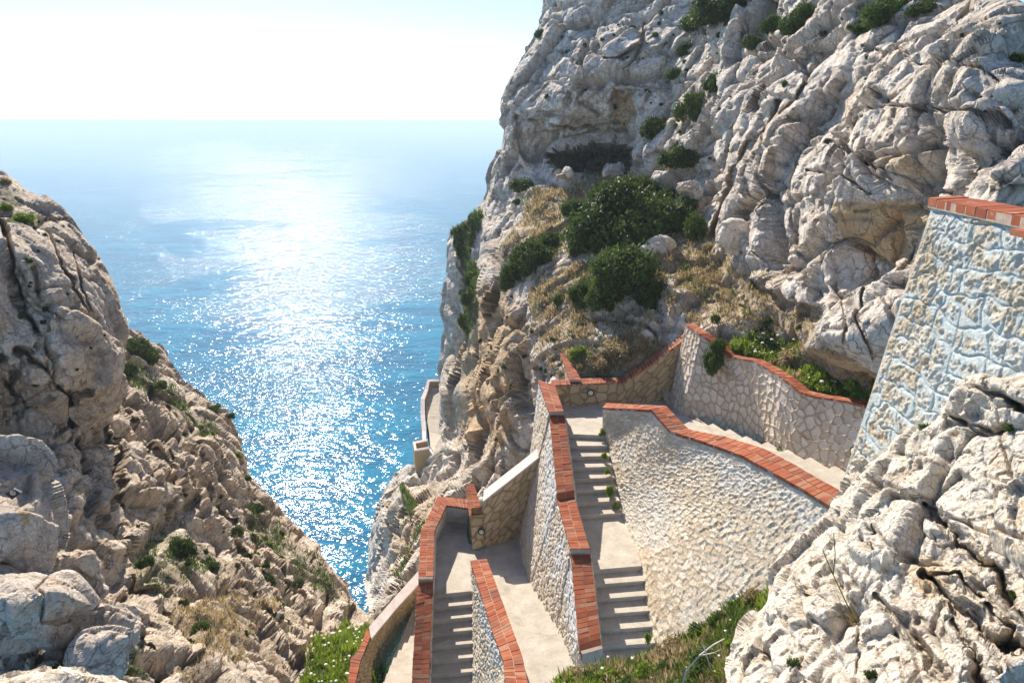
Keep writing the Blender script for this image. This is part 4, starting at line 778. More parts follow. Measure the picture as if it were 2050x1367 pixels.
# ------------------------------------------------------------------ vegetation
def leaves_on(P, N, size, rg, tone, warm, elong=1.6):
    n = len(P); a = rg.normal(size=(n, 3)); N = N / (np.linalg.norm(N, axis=1, keepdims=True) + 1e-9)
    d = a - (a * N).sum(1, keepdims=True) * N * .4 + N * .5; d /= np.linalg.norm(d, axis=1, keepdims=True)
    b = np.cross(d, N + rg.normal(size=(n, 3)) * .6); b /= np.linalg.norm(b, axis=1, keepdims=True) + 1e-9
    s = (size * rg.uniform(.6, 1.3, n))[:, None]
    V = np.stack([P, P + d * s * elong * .5 + b * s * .38, P + d * s * elong, P + d * s * elong * .5 - b * s * .38], 1).reshape(-1, 3)
    F = np.arange(4 * n).reshape(n, 4); A = np.stack([np.repeat(tone, 4), np.repeat(warm, 4), np.zeros(4 * n)], -1)
    return V, F, A
def crown_mesh(name, seed, nblob, nleaf, size, mat, flat=.6, spread=1.0, low=.05, tw=None, wind=0.0):
    rg = np.random.default_rng(seed); Vs = []; Fs = []; As = []; n = 0
    c = []; r = []
    for i in range(nblob):
        while True:
            p = rg.uniform(-1, 1, 3); p[2] = abs(p[2])
            if (p ** 2).sum() < 1 and (p ** 2).sum() > .12: break
        rr = rg.uniform(.20, .38) * (1.15 - .35 * np.linalg.norm(p))
        p = p * (1 - rr * .6) * [spread, spread, flat]; p[0] += wind * p[2]; p[2] += low + rr * .2
        c.append(p); r.append(rr)
    c = np.array(c); r = np.array(r)
    w_ = r ** 2 / (r ** 2).sum(); k = rg.choice(nblob, nleaf, p=w_)
    d = rg.normal(size=(nleaf, 3)); d /= np.linalg.norm(d, axis=1, keepdims=True)
    lump = 1 + .6 * fbm(d * 2.2 + k[:, None] * 7.7, 3, seed)
    P = c[k] + d * (r[k] * lump * (rg.uniform(.72, 1.08, nleaf) + (rg.random(nleaf) < .14) * rg.uniform(0, .45, nleaf)))[:, None] * [1, 1, .8]
    P[:, 2] = np.maximum(P[:, 2], .0)
    bt = rg.uniform(0, 1, nblob); tone = np.clip(bt[k] * .45 + rg.uniform(0, .6, nleaf) * .8 + .25 * fbm(P * 4, 2, seed), 0, 1)
    warm = (rg.random(nleaf) < .10) * rg.uniform(.3, 1, nleaf)
    V, F, A = leaves_on(P, d, np.full(nleaf, size), rg, tone, warm); Vs.append(V); Fs.append(F); As.append(A); n = len(V)
    for i in range(nblob):                                        # opaque core in a dark leaf tone inside each clump
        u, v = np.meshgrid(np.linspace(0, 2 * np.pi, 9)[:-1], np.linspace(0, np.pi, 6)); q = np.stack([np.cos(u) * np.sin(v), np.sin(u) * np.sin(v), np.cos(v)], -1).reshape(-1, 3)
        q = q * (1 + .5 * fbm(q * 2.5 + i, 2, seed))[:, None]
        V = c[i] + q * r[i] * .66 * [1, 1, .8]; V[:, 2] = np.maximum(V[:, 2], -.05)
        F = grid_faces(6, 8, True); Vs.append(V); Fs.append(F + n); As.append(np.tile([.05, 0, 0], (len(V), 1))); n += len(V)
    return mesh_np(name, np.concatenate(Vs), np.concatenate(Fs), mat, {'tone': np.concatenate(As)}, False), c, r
def stem_mesh(name, ends, seed, rad=.03, base=(0, 0, -.15)):
    rg = np.random.default_rng(seed); mb = MB()
    for e in ends:
        a = np.array(base, float) + rg.normal(0, .03, 3); pts = [a + (np.array(e) - a) * f + rg.normal(0, .04, 3) * (0 < f < 1) for f in np.linspace(0, 1, 5)]
        for i in range(4):
            r0, r1 = rad * (1 - i * .2), rad * (1 - (i + 1) * .2) + .003; p, q = pts[i], pts[i + 1]
            u = np.cross(q - p, [.3, .2, 1.]); u /= np.linalg.norm(u) + 1e-9; v = np.cross(q - p, u); v /= np.linalg.norm(v) + 1e-9
            mb.hexa([p + u * r0, p + v * r0, p - u * r0, p - v * r0], [q + u * r1, q + v * r1, q - u * r1, q - v * r1])
    return mb.build(name, M['twig'])
protos = {}
def proto(kind):
    if kind in protos: return protos[kind]
    spec = {'big0': (1, 26, 15000, .050, 'leaf_dark', .62, 1.0, 'juniper'), 'big1': (2, 20, 13000, .054, 'leaf_dark', .55, 1.0, 'juniper'), 'big2': (3, 22, 12000, .055, 'leaf_mid', .6, 1.0, 'shrub'),
            'mid0': (4, 12, 3600, .085, 'leaf_dark', .6, .95, 'juniper'), 'mid1': (5, 10, 3200, .09, 'leaf_mid', .65, .95, 'shrub'), 'bright': (6, 10, 3400, .085, 'leaf_bright', .6, .95, 'shrub'), 'dry': (7, 11, 3000, .085, 'leaf_dry', .55, .95, 'shrub'),
            'tuft': (8, 5, 420, .20, 'leaf_dark', .6, .8, 'x'), 'tuftg': (9, 5, 420, .20, 'leaf_mid', .6, .8, 'x'), 'tuftb': (10, 5, 600, .17, 'leaf_bright', .8, .8, 'x')}[kind]
    sd, nb_, nl, sz, mt, fl, spd, _ = spec
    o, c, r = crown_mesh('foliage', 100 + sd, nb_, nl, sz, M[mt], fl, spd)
    if kind.startswith('tuft'): protos[kind] = (o.data, None)
    else:
        st = stem_mesh('branch', [c_ * rng.uniform(1.0, 1.3) for c_ in c], sd, .02); protos[kind] = (o.data, st.data); bpy.data.objects.remove(st)
    bpy.data.objects.remove(o); return protos[kind]
def plant(kind, P, size, label, cat='shrub', group=None, rz=None, tilt=None, name='shrub'):
    d1, d2 = proto(kind); rz = random.uniform(0, 6.28) if rz is None else rz
    sx, sy, sz = size
    if d2 is None:
        o = bpy.data.objects.new(name, d1); COL.objects.link(o)
    else:
        o = bpy.data.objects.new(name, None); COL.objects.link(o); o.empty_display_size = .1
        for nm, dd in (('foliage', d1), ('branch', d2)):
            c = bpy.data.objects.new(nm, dd); COL.objects.link(c); c.parent = o
    o.location = tuple(float(v) for v in P); o.scale = (sx, sy, sz)
    q = Vector(tilt if tilt is not None else (0, 0, 1)).normalized().to_track_quat('Z', 'Y')
    from mathutils import Quaternion
    o.rotation_mode = 'QUATERNION'; o.rotation_quaternion = q @ Quaternion((0, 0, 1), rz)
    return tag(o, label, cat, group)
def on(patch, px, py, rx, ry, kind, label, group=None, h=1.0, name='shrub', cat='shrub'):
    """a plant rooted on the rock; rx, ry its half size as it appears in the photo"""
    P, N = patch.at(px, py + ry * .45); d = P[1] * cp - P[2] * sp_
    r = rx / FPX * d; hz = ry / FPX * d * 2.0 * h
    return plant(kind, P - N * .1 * r, (r, r * .9, hz), label, cat, group, tilt=(N[0] * .5, N[1] * .5, N[2] * .5 + .9), name=name)
D_ = 'dark junipers and mastic bushes on the slope'
on(CLIFF, 1262, 436, 135, 74, 'big0', 'largest dark green juniper in the middle of the dry slope', D_, name='juniper_bush')
on(CLIFF, 1190, 462, 62, 48, 'big1', 'dark juniper merging with the left side of the largest juniper', D_, name='juniper_bush')
on(CLIFF, 1335, 430, 56, 50, 'big1', 'dark juniper above the white oval boulder', D_, name='juniper_bush')
on(CLIFF, 1285, 378, 42, 26, 'big2', 'top dark bush of the slope just below the cave', D_, name='juniper_bush')
on(CLIFF, 1270, 480, 70, 30, 'big2', 'low dark bush at the foot of the largest juniper', D_, name='juniper_bush')
on(CLIFF, 1072, 515, 58, 42, 'big1', 'dark wind swept bush on the left edge of the slope above the cliff', D_, name='juniper_bush')
on(CLIFF, 1030, 555, 34, 30, 'big2', 'lower dark bush hanging on the cliff edge left of the slope', D_, name='juniper_bush')
on(CLIFF, 1245, 560, 92, 60, 'big2', 'broad green bush on the slope above the landing planter', D_, name='juniper_bush')
on(CLIFF, 1172, 590, 42, 30, 'big2', 'small green bush left of the broad green bush', D_, name='juniper_bush')
on(CLIFF, 1122, 604, 20, 15, 'mid1', 'round green bush at the left end of the lower bush row', D_)
on(CLIFF, 1395, 462, 28, 36, 'mid1', 'light green feathery bush right of the largest juniper', D_)
on(CLIFF, 1375, 541, 22, 12, 'mid1', 'low grey green bush on bare soil below the buttress', D_)
on(CLIFF, 1040, 374, 32, 20, 'mid0', 'round dark bush on the rock left of the cave', D_)
on(CLIFF, 1034, 404, 12, 8, 'mid0', 'small dark bush right under the round bush left of the cave', D_)
for px, py, rx, ry, k, lb in [(1150, 425, 34, 22, 'big2', 'low green bush at the far left tip of the largest juniper'), (1205, 405, 36, 26, 'big1', 'dark bush on the upper left shoulder of the largest juniper'), (1325, 385, 30, 22, 'big2', 'green bush on the upper right shoulder of the largest juniper'), (1370, 412, 30, 26, 'big2', 'green bush on the right flank of the largest juniper'),
    (1215, 500, 44, 22, 'mid1', 'light green bush between the largest juniper and the broad green bush'), (1165, 500, 30, 18, 'big2', 'green bush under the left side of the largest juniper'), (1300, 590, 40, 30, 'big1', 'dark bush at the right end of the lower bush row'), (1200, 612, 40, 22, 'mid1', 'trailing green bush under the broad green bush'), (1100, 490, 30, 22, 'big2', 'green bush on top of the wind swept bush'), (1050, 540, 34, 24, 'big2', 'green bush in the middle of the cliff edge bushes'), (1330, 505, 26, 14, 'dry', 'dry brown bush behind the white oval boulder'), (1420, 500, 18, 14, 'dry', 'dry brown bush at the foot of the cream boulder')]:
    on(CLIFF, px, py, rx, ry, k, lb, D_, name='juniper_bush' if k[:3] == 'big' else 'shrub')
W_ = 'dark bushes rooted in the upper cliff'
for px, py, rx, ry, k, lb in [(1355, 322, 42, 28, 'mid0', 'dark bush right of the cave opening'), (1388, 208, 48, 34, 'big1', 'dark bush halfway up the cliff above the cave bush'), (1310, 258, 40, 26, 'mid0', 'dark bush above the right end of the cave'),
    (1435, 168, 26, 20, 'mid0', 'small bush at the upper right of the halfway bush'), (1352, 148, 24, 14, 'mid1', 'greyish bush on the cliff left of the halfway bush'), (1368, 94, 24, 16, 'mid0', 'small bush high on the cliff under the top bushes'),
    (1440, 26, 84, 40, 'big0', 'largest dark bush at the top edge of the picture'), (1385, 50, 36, 22, 'mid0', 'bush at the left end of the top bushes'), (1500, 82, 22, 18, 'mid0', 'small bush below the largest top bush'), (1602, 42, 44, 34, 'big1', 'dark bush beside the pale rock nose at the top'), (1548, 48, 30, 22, 'mid0', 'small bush left of the pale rock nose at the top'),
    (1760, 22, 62, 28, 'big2', 'green trailing bush at the top right of the cliff'), (1712, 52, 36, 20, 'big2', 'green trailing bush lower on the top right cliff'), (1676, 76, 26, 12, 'bright', 'bright grassy tuft hanging under the trailing bush'), (1830, 4, 40, 16, 'mid0', 'dark bush cut by the top edge at right'), (1768, 140, 26, 18, 'mid0', 'dark bush on the pale blocky rock'), (1744, 166, 18, 10, 'mid1', 'small green bush just under the bush on the pale blocky rock'),
    (2036, 110, 18, 12, 'mid0', 'small dark bush at the right edge of the cliff'), (1575, 172, 9, 8, 'mid1', 'tiny bright green bush on the blocky cliff'), (1462, 292, 16, 10, 'mid1', 'small bush on the fluted rock'), (1692, 288, 8, 12, 'dry', 'yellow dry tuft in the crack of the buttress'), (1082, 70, 16, 10, 'mid1', 'bush on the skyline of the headland'), (1200, 330, 10, 5, 'dry', 'dry tuft in front of the cave')]:
    on(CLIFF, px, py, rx, ry, k, lb, W_)
H_ = 'green bushes on the shaded headland'
for px, py, rx, ry, k, lb in [(922, 462, 24, 12, 'mid0', 'dark bush on the notch of the headland skyline'), (945, 436, 14, 10, 'mid1', 'small bush near the top of the headland notch'), (925, 500, 14, 16, 'mid0', 'dark bush in the upper headland gully'), (945, 560, 20, 14, 'mid0', 'dark bush in the middle headland gully'), (940, 600, 18, 18, 'mid1', 'bright green bush in the lower headland gully'), (930, 645, 14, 20, 'mid1', 'trailing green bush at the foot of the headland gully'), (910, 582, 10, 6, 'mid1', 'tiny bush at the left of the headland gully')]:
    on(CLIFF, px, py, rx, ry, k, lb, H_)
P_ = 'plants beside the retaining wall'
on(CLIFF, 1158, 702, 26, 12, 'bright', 'bright yellow green bush in the planter behind the landing', P_)
on(CLIFF, 1225, 705, 46, 20, 'dry', 'tangle of dry brown scrub in the planter behind the landing', P_)
on(CLIFF, 1190, 738, 36, 12, 'dry', 'low dry scrub right behind the brick top of the landing wall', P_)
on(CLIFF, 1278, 690, 26, 14, 'dry', 'dry scrub at the right end of the planter', P_)
on(CLIFF, 1480, 690, 36, 14, 'bright', 'bright grassy bush behind the wavy brick top', P_)
on(CLIFF, 1540, 676, 46, 13, 'mid0', 'flat dark green cushion bush under the buttress', P_)
on(CLIFF, 1434, 642, 12, 12, 'mid1', 'small bush behind the high corner of the retaining wall', P_)
on(CLIFF, 1545, 642, 15, 8, 'mid0', 'round dark cushion bush on the ochre soil', P_)
on(CLIFF, 1598, 653, 12, 6, 'mid1', 'small grey green cushion on the ochre soil', P_)
on(CLIFF, 1575, 716, 34, 18, 'dry', 'yellowish feathery bush beside the pale hanging rock', P_)
on(CLIFF, 1640, 748, 44, 26, 'bright', 'bright green bush behind the dip of the wavy brick top', P_)
on(CLIFF, 1712, 772, 40, 24, 'bright', 'green flowering bush between the wavy brick top and the bluish wall', P_)
on(CLIFF, 1730, 738, 20, 16, 'dry', 'dry golden grass tuft against the bluish wall', P_)
pg = gF[2] + (gF[3] - gF[2]) * .3
plant('mid0', pg + [-.2, -.25, -.75], (.42, .36, 1.15), 'dark shrub hanging over the face of the pale retaining wall', 'shrub', P_)
plant('mid1', pg + [-.05, .0, -.05], (.36, .34, .5), 'green shrub on top of the pale wall above the hanging shrub', 'shrub', P_)
# weeds at the wall feet
Wd = 'green weeds growing out of the wall foot'
gz = lambda x, y, z: Uz(x, y, z)
for px, py, z, r, lb in [(1443, 850, -10.1, .24, 'first tall green weed at the foot of the pale wall'), (1474, 856, -9.9, .26, 'second bushy green weed at the foot of the pale wall'), (1513, 880, -9.65, .16, 'small dry weed on the entrance stairs'), (1561, 910, -9.45, .28, 'widest green weed on the entrance stairs'), (1612, 920, -9.2, .12, 'thin weed on the entrance stairs'), (1678, 942, -8.9, .18, 'weed at the upper end of the entrance stairs'),
    (1203, 866, -10.15, .17, 'topmost weed on the right side of the upper stairs'), (1211, 912, -10.5, .15, 'second weed on the right side of the upper stairs'), (1217, 944, -10.7, .13, 'third weed on the right side of the upper stairs'), (1225, 985, -11.0, .22, 'largest weed on the right side of the upper stairs'), (1231, 1012, -11.2, .13, 'yellowish weed above the second landing'), (1292, 1275, -12.0, .15, 'lowest weed near the last steps of the upper stairs')]:
    plant('tuftb' if 'yell' not in lb else 'bright', gz(px, py, z) + [0, -.05, -.05], (r, r, r * 1.7), lb, 'weed', Wd, name='weed')
# left cliff
L_ = 'bushes on the left cliff'
for pt, px, py, rx, ry, k, lb in [(RIDGE, 285, 700, 42, 28, 'big1', 'large dark bush on the saddle between bulge and ridge'), (RIDGE, 262, 735, 22, 16, 'mid1', 'green bush just below the large saddle bush'), (RIDGE, 428, 818, 22, 10, 'mid0', 'dark bush on the skyline of the left ridge'), (RIDGE, 455, 838, 12, 6, 'mid0', 'small dark bush further down the left skyline'), (RIDGE, 314, 778, 18, 10, 'mid1', 'round green bush on the stony slope of the ridge'),
    (BULGE, 48, 434, 30, 12, 'bright', 'yellow green bush near the top of the left bulge'), (BULGE, 14, 408, 16, 9, 'bright', 'small yellow green bush at the left edge'), (BULGE, 14, 355, 16, 8, 'dry', 'thin dry bush on the very top at the left edge'), (RIDGE, 466, 1178, 18, 10, 'bright', 'bright green cushion in the middle of the gully slope'), (RIDGE, 420, 1130, 26, 18, 'mid0', 'dark bush in the shaded hollow of the left slope'),
    (RIDGE, 360, 1100, 34, 26, 'mid0', 'widest dark bush in the shaded hollow'), (RIDGE, 300, 1110, 24, 20, 'mid1', 'green bush left of the shaded hollow'), (RIDGE, 410, 1250, 26, 16, 'mid1', 'green bush low on the left slope'), (RIDGE, 350, 1290, 30, 14, 'mid1', 'green bush above the cream ledge'), (RIDGE, 545, 1150, 18, 14, 'mid0', 'dark bush on the steep lower ridge'), (RIDGE, 600, 1165, 16, 12, 'mid1', 'small green bush on the steep lower ridge'), (RIDGE, 510, 1020, 22, 12, 'mid0', 'dark bush under the overhang of the ridge'), (RIDGE, 480, 1060, 18, 10, 'mid1', 'low green bush below the ridge overhang'),
    (RIDGE, 120, 1318, 40, 14, 'mid1', 'green bush between the boulders and the cream ledge'), (RIDGE, 250, 1010, 22, 14, 'mid0', 'dark bush in the crevice beside the grey boulders')]:
    on(pt, px, py, rx, ry, k, lb, L_)
rt = random.Random(4)
def tufts(patch, poly, n, r0, r1, label, group, kinds=('tuft', 'tuft', 'tuftg'), name='cushion_plant'):
    P = np.array(poly, float); x0, y0 = P.min(0); x1, y1 = P.max(0); k = 0
    while k < n:
        x, y = rt.uniform(x0, x1), rt.uniform(y0, y1)
        if not inside(np.array([x]), np.array([y]), P)[0]: continue
        r = r0 + (r1 - r0) * rt.random() ** 2
        on(patch, x, y, r, r * .7, rt.choice(kinds), label, group, name=name, cat='cushion plant'); k += 1
tufts(BULGE, [(30, 420), (120, 430), (200, 540), (235, 640), (225, 760), (60, 780), (20, 600)], 22, 4, 11, 'small dark cushion plant clinging to the left rock bulge', 'cushion plants on the left bulge')
tufts(RIDGE, [(260, 780), (440, 850), (520, 990), (640, 1130), (600, 1240), (400, 1320), (330, 1200), (230, 1000)], 60, 4, 13, 'small dark cushion plant on the left gully slope', 'cushion plants on the left ridge', ('tuft', 'tuftg', 'tuft', 'tuftb'))
tufts(CLIFF, [(1060, 60), (1500, 20), (1540, 200), (1440, 330), (1290, 280), (1180, 240), (1020, 200)], 60, 3, 9, 'tiny dark cushion plant dotted on the upper white cliff', 'cushion plants on the upper cliff')
tufts(CLIFF, [(1560, 60), (2040, 20), (2040, 200), (1700, 260), (1560, 260)], 20, 3, 9, 'tiny dark cushion plant dotted on the blocky right cliff', 'cushion plants on the right cliff')
tufts(CLIFF, [(1000, 560), (1090, 640), (1290, 640), (1340, 680), (1110, 760), (1000, 900), (930, 900), (960, 700)], 55, 3, 9, 'small dark cushion plant on the stony slope left of the landing', 'cushion plants left of the landing', ('tuft', 'tuftg', 'tuft'))
tufts(CLIFF, [(760, 1000), (860, 950), (890, 1000), (820, 1140), (780, 1140)], 14, 3, 8, 'small plant on the lower cliff beside the sea gap', 'cushion plants on the lower cliff', ('tuftg',))
tufts(CLIFF, [(1060, 400), (1240, 360), (1250, 400), (1080, 520)], 16, 4, 9, 'little dry tuft on the grass slope under the cave', 'dry tufts under the cave', ('tuftb', 'tuftg'))
for px, py, r, lb in [(2005, 850, 16, 'green tuft on the brown upper part of the foreground rock'), (1780, 925, 12, 'tuft in a pocket of the foreground rock near the bluish wall'), (1842, 850, 14, 'brownish tuft where the foreground rock meets the bluish wall'), (1580, 1320, 16, 'green tuft low on the foreground rock'), (1730, 1335, 16, 'broad tuft at the bottom of the foreground rock'), (1530, 1245, 7, 'tiny green tuft at the left of the foreground rock'), (2002, 1165, 12, 'dark round cushion on the brown foreground rock')]:
    on(FRONT, px, py, r, r * .7, 'tuftg' if 'green' in lb else 'tuft', lb, 'tufts on the foreground rock', name='cushion_plant', cat='cushion plant')

# ---- loose stones
def stone_proto(seed):
    rg = np.random.default_rng(seed); u, v = np.meshgrid(np.linspace(0, 2 * np.pi, 15)[:-1], np.linspace(0, np.pi, 9)); q = np.stack([np.cos(u) * np.sin(v), np.sin(u) * np.sin(v), np.cos(v)], -1).reshape(-1, 3)
    for _ in range(9):                                   # knock flat faces off the lump
        n = rg.normal(size=3); n /= np.linalg.norm(n); h = rg.uniform(.45, .8); e = (q @ n) - h; q = q - np.where(e > 0, e, 0)[:, None] * n
    q = q * [1, .8, .62] + fbm(q * 3, 2, seed)[:, None] * .06
    o = mesh_np('stone', q, grid_faces(9, 14, True), M['cliff'], {'mask': np.zeros((len(q), 3)), 'tone': np.tile([.5, 0, 0], (len(q), 1))}, False); d = o.data; bpy.data.objects.remove(o); return d
SP = [stone_proto(60 + k) for k in range(5)]
def stones(patch, poly, n, r0, r1, label, group):
    P_ = np.array(poly, float); x0, y0 = P_.min(0); x1, y1 = P_.max(0); k = 0
    while k < n:
        x, y = rt.uniform(x0, x1), rt.uniform(y0, y1)
        if not inside(np.array([x]), np.array([y]), P_)[0]: continue
        P, N = patch.at(x, y); d = P[1] * cp - P[2] * sp_; r = (r0 + (r1 - r0) * rt.random() ** 3) / FPX * d
        o = bpy.data.objects.new('stone', rt.choice(SP)); COL.objects.link(o); o.location = tuple(P + N * r * .2); o.scale = (r, r, r); o.rotation_euler = (rt.uniform(-.4, .4), rt.uniform(-.4, .4), rt.uniform(0, 6.3)); tag(o, label, 'stone', group); k += 1
stones(CLIFF, [(1060, 400), (1180, 352), (1180, 390), (1120, 450), (1020, 520)], 28, 2, 8, 'loose pale stone on the dry slope under the cave', 'loose stones under the cave')
stones(CLIFF, [(1110, 610), (1330, 600), (1500, 560), (1630, 650), (1480, 650), (1340, 660), (1130, 690)], 70, 2, 11, 'loose pale stone on the bare slope above the stair walls', 'loose stones above the walls')
stones(CLIFF, [(1010, 620), (1110, 660), (1110, 760), (1000, 880), (950, 860)], 36, 2, 8, 'loose pale stone on the steep slope left of the landing', 'loose stones left of the landing')
stones(RIDGE, [(240, 780), (430, 850), (540, 1020), (660, 1180), (560, 1250), (420, 1330), (300, 1250), (330, 1100), (260, 950)], 90, 3, 13, 'loose stone in the left gully', 'loose stones in the left gully')
stones(BANK, [(1130, 1367), (1330, 1300), (1500, 1215), (1530, 1300), (1400, 1390)], 26, 3, 12, 'pale stone lying in the greenery of the bank', 'stones on the bank')
# ---- grass and flowers that nobody could count
def scatter(name, patch, ch, n, hpx, mats, poly=None, thr=.45, flowers=0, seed=1, flat=.2, hw=.10, maxd=999):
    rg = np.random.default_rng(seed); mk = patch.mk[..., ch].copy(); mk[~patch.ins] = 0
    if poly is not None:
        xs = patch.x0 + np.arange(patch.nc) * patch.step; ys = patch.y0 + np.arange(patch.nr) * patch.step; gx, gy = np.meshgrid(xs, ys)
        ii = inside(gx.ravel(), gy.ravel(), np.array(poly, float)).reshape(mk.shape); mk = np.where(ii & patch.ins, np.maximum(mk, .8 if ch is None else mk), 0)
        if thr < 0: mk = (ii & patch.ins) * 1.0
    mk[:, -1] = 0; mk[-1] = 0; mk[0] = 0
    pr = np.where(mk > abs(thr) * .9, mk, 0) * np.clip(patch.N2[..., 2] + flat, 0, 1)
    q = np.stack(np.meshgrid(np.arange(patch.nc), np.arange(patch.nr)), -1).reshape(-1, 2) * .11
    pr = pr.ravel() * np.clip(.5 + 1.6 * fbm(q, 3, seed), 0.02, 1); pr /= pr.sum()
    i = rg.choice(len(pr), n, p=pr); P = patch.P.reshape(-1, 3)[i]; P2 = patch.P.reshape(-1, 3)[np.minimum(i + 1, len(pr) - 1)]; P3 = patch.P.reshape(-1, 3)[np.minimum(i + patch.nc, len(pr) - 1)]
    P = P + (P2 - P) * rg.random((n, 1)) + (P3 - P) * rg.random((n, 1)); d = (P[:, 1] * cp - P[:, 2] * sp_)
    cl = fbm(P * 1.3, 3, seed + 5)
    h = hpx / FPX * d * rg.uniform(.5, 1.4, n) * (1 + .8 * cl); up = patch.N2.reshape(-1, 3)[i] * .35 + [0, 0, .9] + rg.normal(0, .38, (n, 3)); up /= np.linalg.norm(up, axis=1, keepdims=True)
    sd = rg.normal(size=(n, 3)); sd[:, 2] *= .2; sd /= np.linalg.norm(sd, axis=1, keepdims=True); wd = (h * hw)[:, None]; h = h[:, None]
    tip = P + up * h + rg.normal(0, .12, (n, 3)) * h
    V = np.stack([P - sd * wd, P + sd * wd, P + up * h * .6 + sd * wd * .8, tip], 1).reshape(-1, 3)
    t = np.clip(.5 + .6 * cl + rg.uniform(-.4, .4, n), 0, 1); A = np.stack([np.repeat(t, 4), np.repeat((rg.random(n) < .2) * rg.random(n), 4), np.zeros(4 * n)], -1)
    tag(mesh_np(name, V, np.arange(4 * n).reshape(n, 4), M[mats], {'tone': A}, False), kind='stuff')
    if flowers:
        j = rg.choice(n, flowers, replace=False); mb = MB()
        for k in j:
            r = h[k, 0] * rg.uniform(.12, .24); c = P[k] + up[k] * h[k] * 1.15
            a = np.linspace(0, 2 * np.pi, 7)[:-1]; ring = np.stack([np.cos(a), np.sin(a), 0 * a], -1)
            V = np.concatenate([c + ring * r, c + ring * r * .7 + [0, 0, r * .5], [c + [0, 0, r * .65]] * 6]); F = [[q_, (q_ + 1) % 6, 6 + (q_ + 1) % 6, 6 + q_] for q_ in range(6)] + [[6 + q_, 6 + (q_ + 1) % 6, 12 + (q_ + 1) % 6, 12 + q_] for q_ in range(6)]
            mb.add(V, F, rg.random())
        tag(mb.build('wildflowers', M['flower']), kind='stuff')
scatter('dry_grass', CLIFF, 0, 34000, 8, 'leaf_dry', seed=3, thr=.35)
scatter('green_grass', CLIFF, 0, 2600, 9, 'leaf_mid', seed=4, thr=.35)
scatter('green_grass', CLIFF, 2, 6000, 9, 'leaf_mid', seed=5, flat=.6)
scatter('green_grass', RIDGE, 2, 16000, 14, 'leaf_bright', poly=[(590, 1400), (620, 1310), (690, 1240), (770, 1225), (770, 1440), (560, 1440)], thr=-.4, flowers=150, seed=6, flat=.6)
scatter('ground_cover', RIDGE, 2, 9000, 8, 'leaf_mid', seed=7, flat=.3, thr=.3)
scatter('dry_grass', RIDGE, 0, 5000, 8, 'leaf_dry', seed=8, flat=.3, thr=.25)
scatter('green_grass', BANK, 2, 6000, 17, 'leaf_bright', seed=9, flat=.5, hw=.07)
scatter('ground_cover', BANK, 2, 12000, 14, 'leaf_mid', seed=10, flat=.5, hw=.09, flowers=60)
scatter('dry_grass', BANK, 2, 12000, 15, 'leaf_dry', seed=11, flat=.5, hw=.06)
scatter('green_grass', CLIFF, 0, 5000, 13, 'leaf_bright', poly=[(1430, 670), (1560, 680), (1760, 720), (1745, 810), (1640, 800), (1560, 740), (1450, 710)], thr=.3, flowers=70, seed=12)
B_ = 'plants on the bank under the big wall'
on(BANK, 1180, 1352, 22, 12, 'mid1', 'small green shrub at the foot of the brick wall end', B_)
on(BANK, 1330, 1335, 30, 18, 'mid1', 'green shrub in the centre of the bank', B_)
on(BANK, 1470, 1290, 26, 22, 'bright', 'bright green shrub pressed against the lower foreground rock', B_)
on(BANK, 1250, 1362, 30, 14, 'mid1', 'green shrub cut by the bottom edge of the picture', B_)
for px, py, rx, ry, k, lb in [(1345, 1300, 36, 24, 'dry', 'brown purple withered shrub on the bank'), (1400, 1265, 40, 22, 'mid1', 'green shrub at the top of the bank under the battered wall'), (1445, 1245, 30, 22, 'mid1', 'green shrub against the foreground rock'), (1290, 1345, 40, 20, 'bright', 'bright green plant at the lower middle of the bank'), (1150, 1355, 30, 14, 'dry', 'dark withered rosette at the left end of the bank'), (1410, 1330, 44, 24, 'mid1', 'green shrub low on the bank beside the rock'), (1220, 1350, 34, 16, 'bright', 'bright plant in front of the brick wall end'), (1506, 1196, 30, 22, 'dry', 'grey purple thorny bush between the wall and the rock')]:
    on(BANK, px, py, rx, ry, k, lb, B_)
def tube(mb, pts, r0, r1):
    pts = [np.array(p, float) for p in pts]; n = len(pts) - 1
    for i in range(n):
        a = r0 + (r1 - r0) * i / n; b = r0 + (r1 - r0) * (i + 1) / n; p, q = pts[i], pts[i + 1]
        u = np.cross(q - p, [.2, .9, .3]); u /= np.linalg.norm(u) + 1e-9; v = np.cross(q - p, u); v /= np.linalg.norm(v) + 1e-9
        mb.hexa([p + u * a, p + v * a, p - u * a, p - v * a], [q + u * b, q + v * b, q - u * b, q - v * b])
# foreground dry plant with two green stalks
p0, n0 = FRONT.at(1682, 1205); dd = p0[1] * cp - p0[2] * sp_
root = empty('dry_plant', p0, 'golden dry plant with two tall green stalks on the foreground rock', 'plant'); mb = MB(); rg = np.random.default_rng(5); s_ = dd / FPX
for k in range(70):
    a = rg.normal(size=3); a[2] = abs(a[2]) + .4; a /= np.linalg.norm(a); L = rg.uniform(20, 42) * s_
    q = p0 + rg.normal(0, 6 * s_, 3); tube(mb, [q, q + a * L * .5, q + a * L + [0, 0, -L * .15]], 1.3 * s_, .3 * s_)
mb.build('dry_leaves', M['leaf_dry'], root); mb = MB()
tube(mb, [p0, U(1668, 1150, dd - .2), U(1672, 1110, dd - .25), U(1669, 1066, dd - .3)], 1.3 * s_, .7 * s_); tube(mb, [p0, U(1668, 1150, dd - .15), U(1655, 1120, dd - .2), U(1647, 1100, dd - .2)], 1.3 * s_, .7 * s_)
mb.build('stalk', M['leaf_mid'], root)
p0, n0 = BANK.at(1352, 1362); dd = p0[1] * cp - p0[2] * sp_; s_ = dd / FPX; mb = MB()
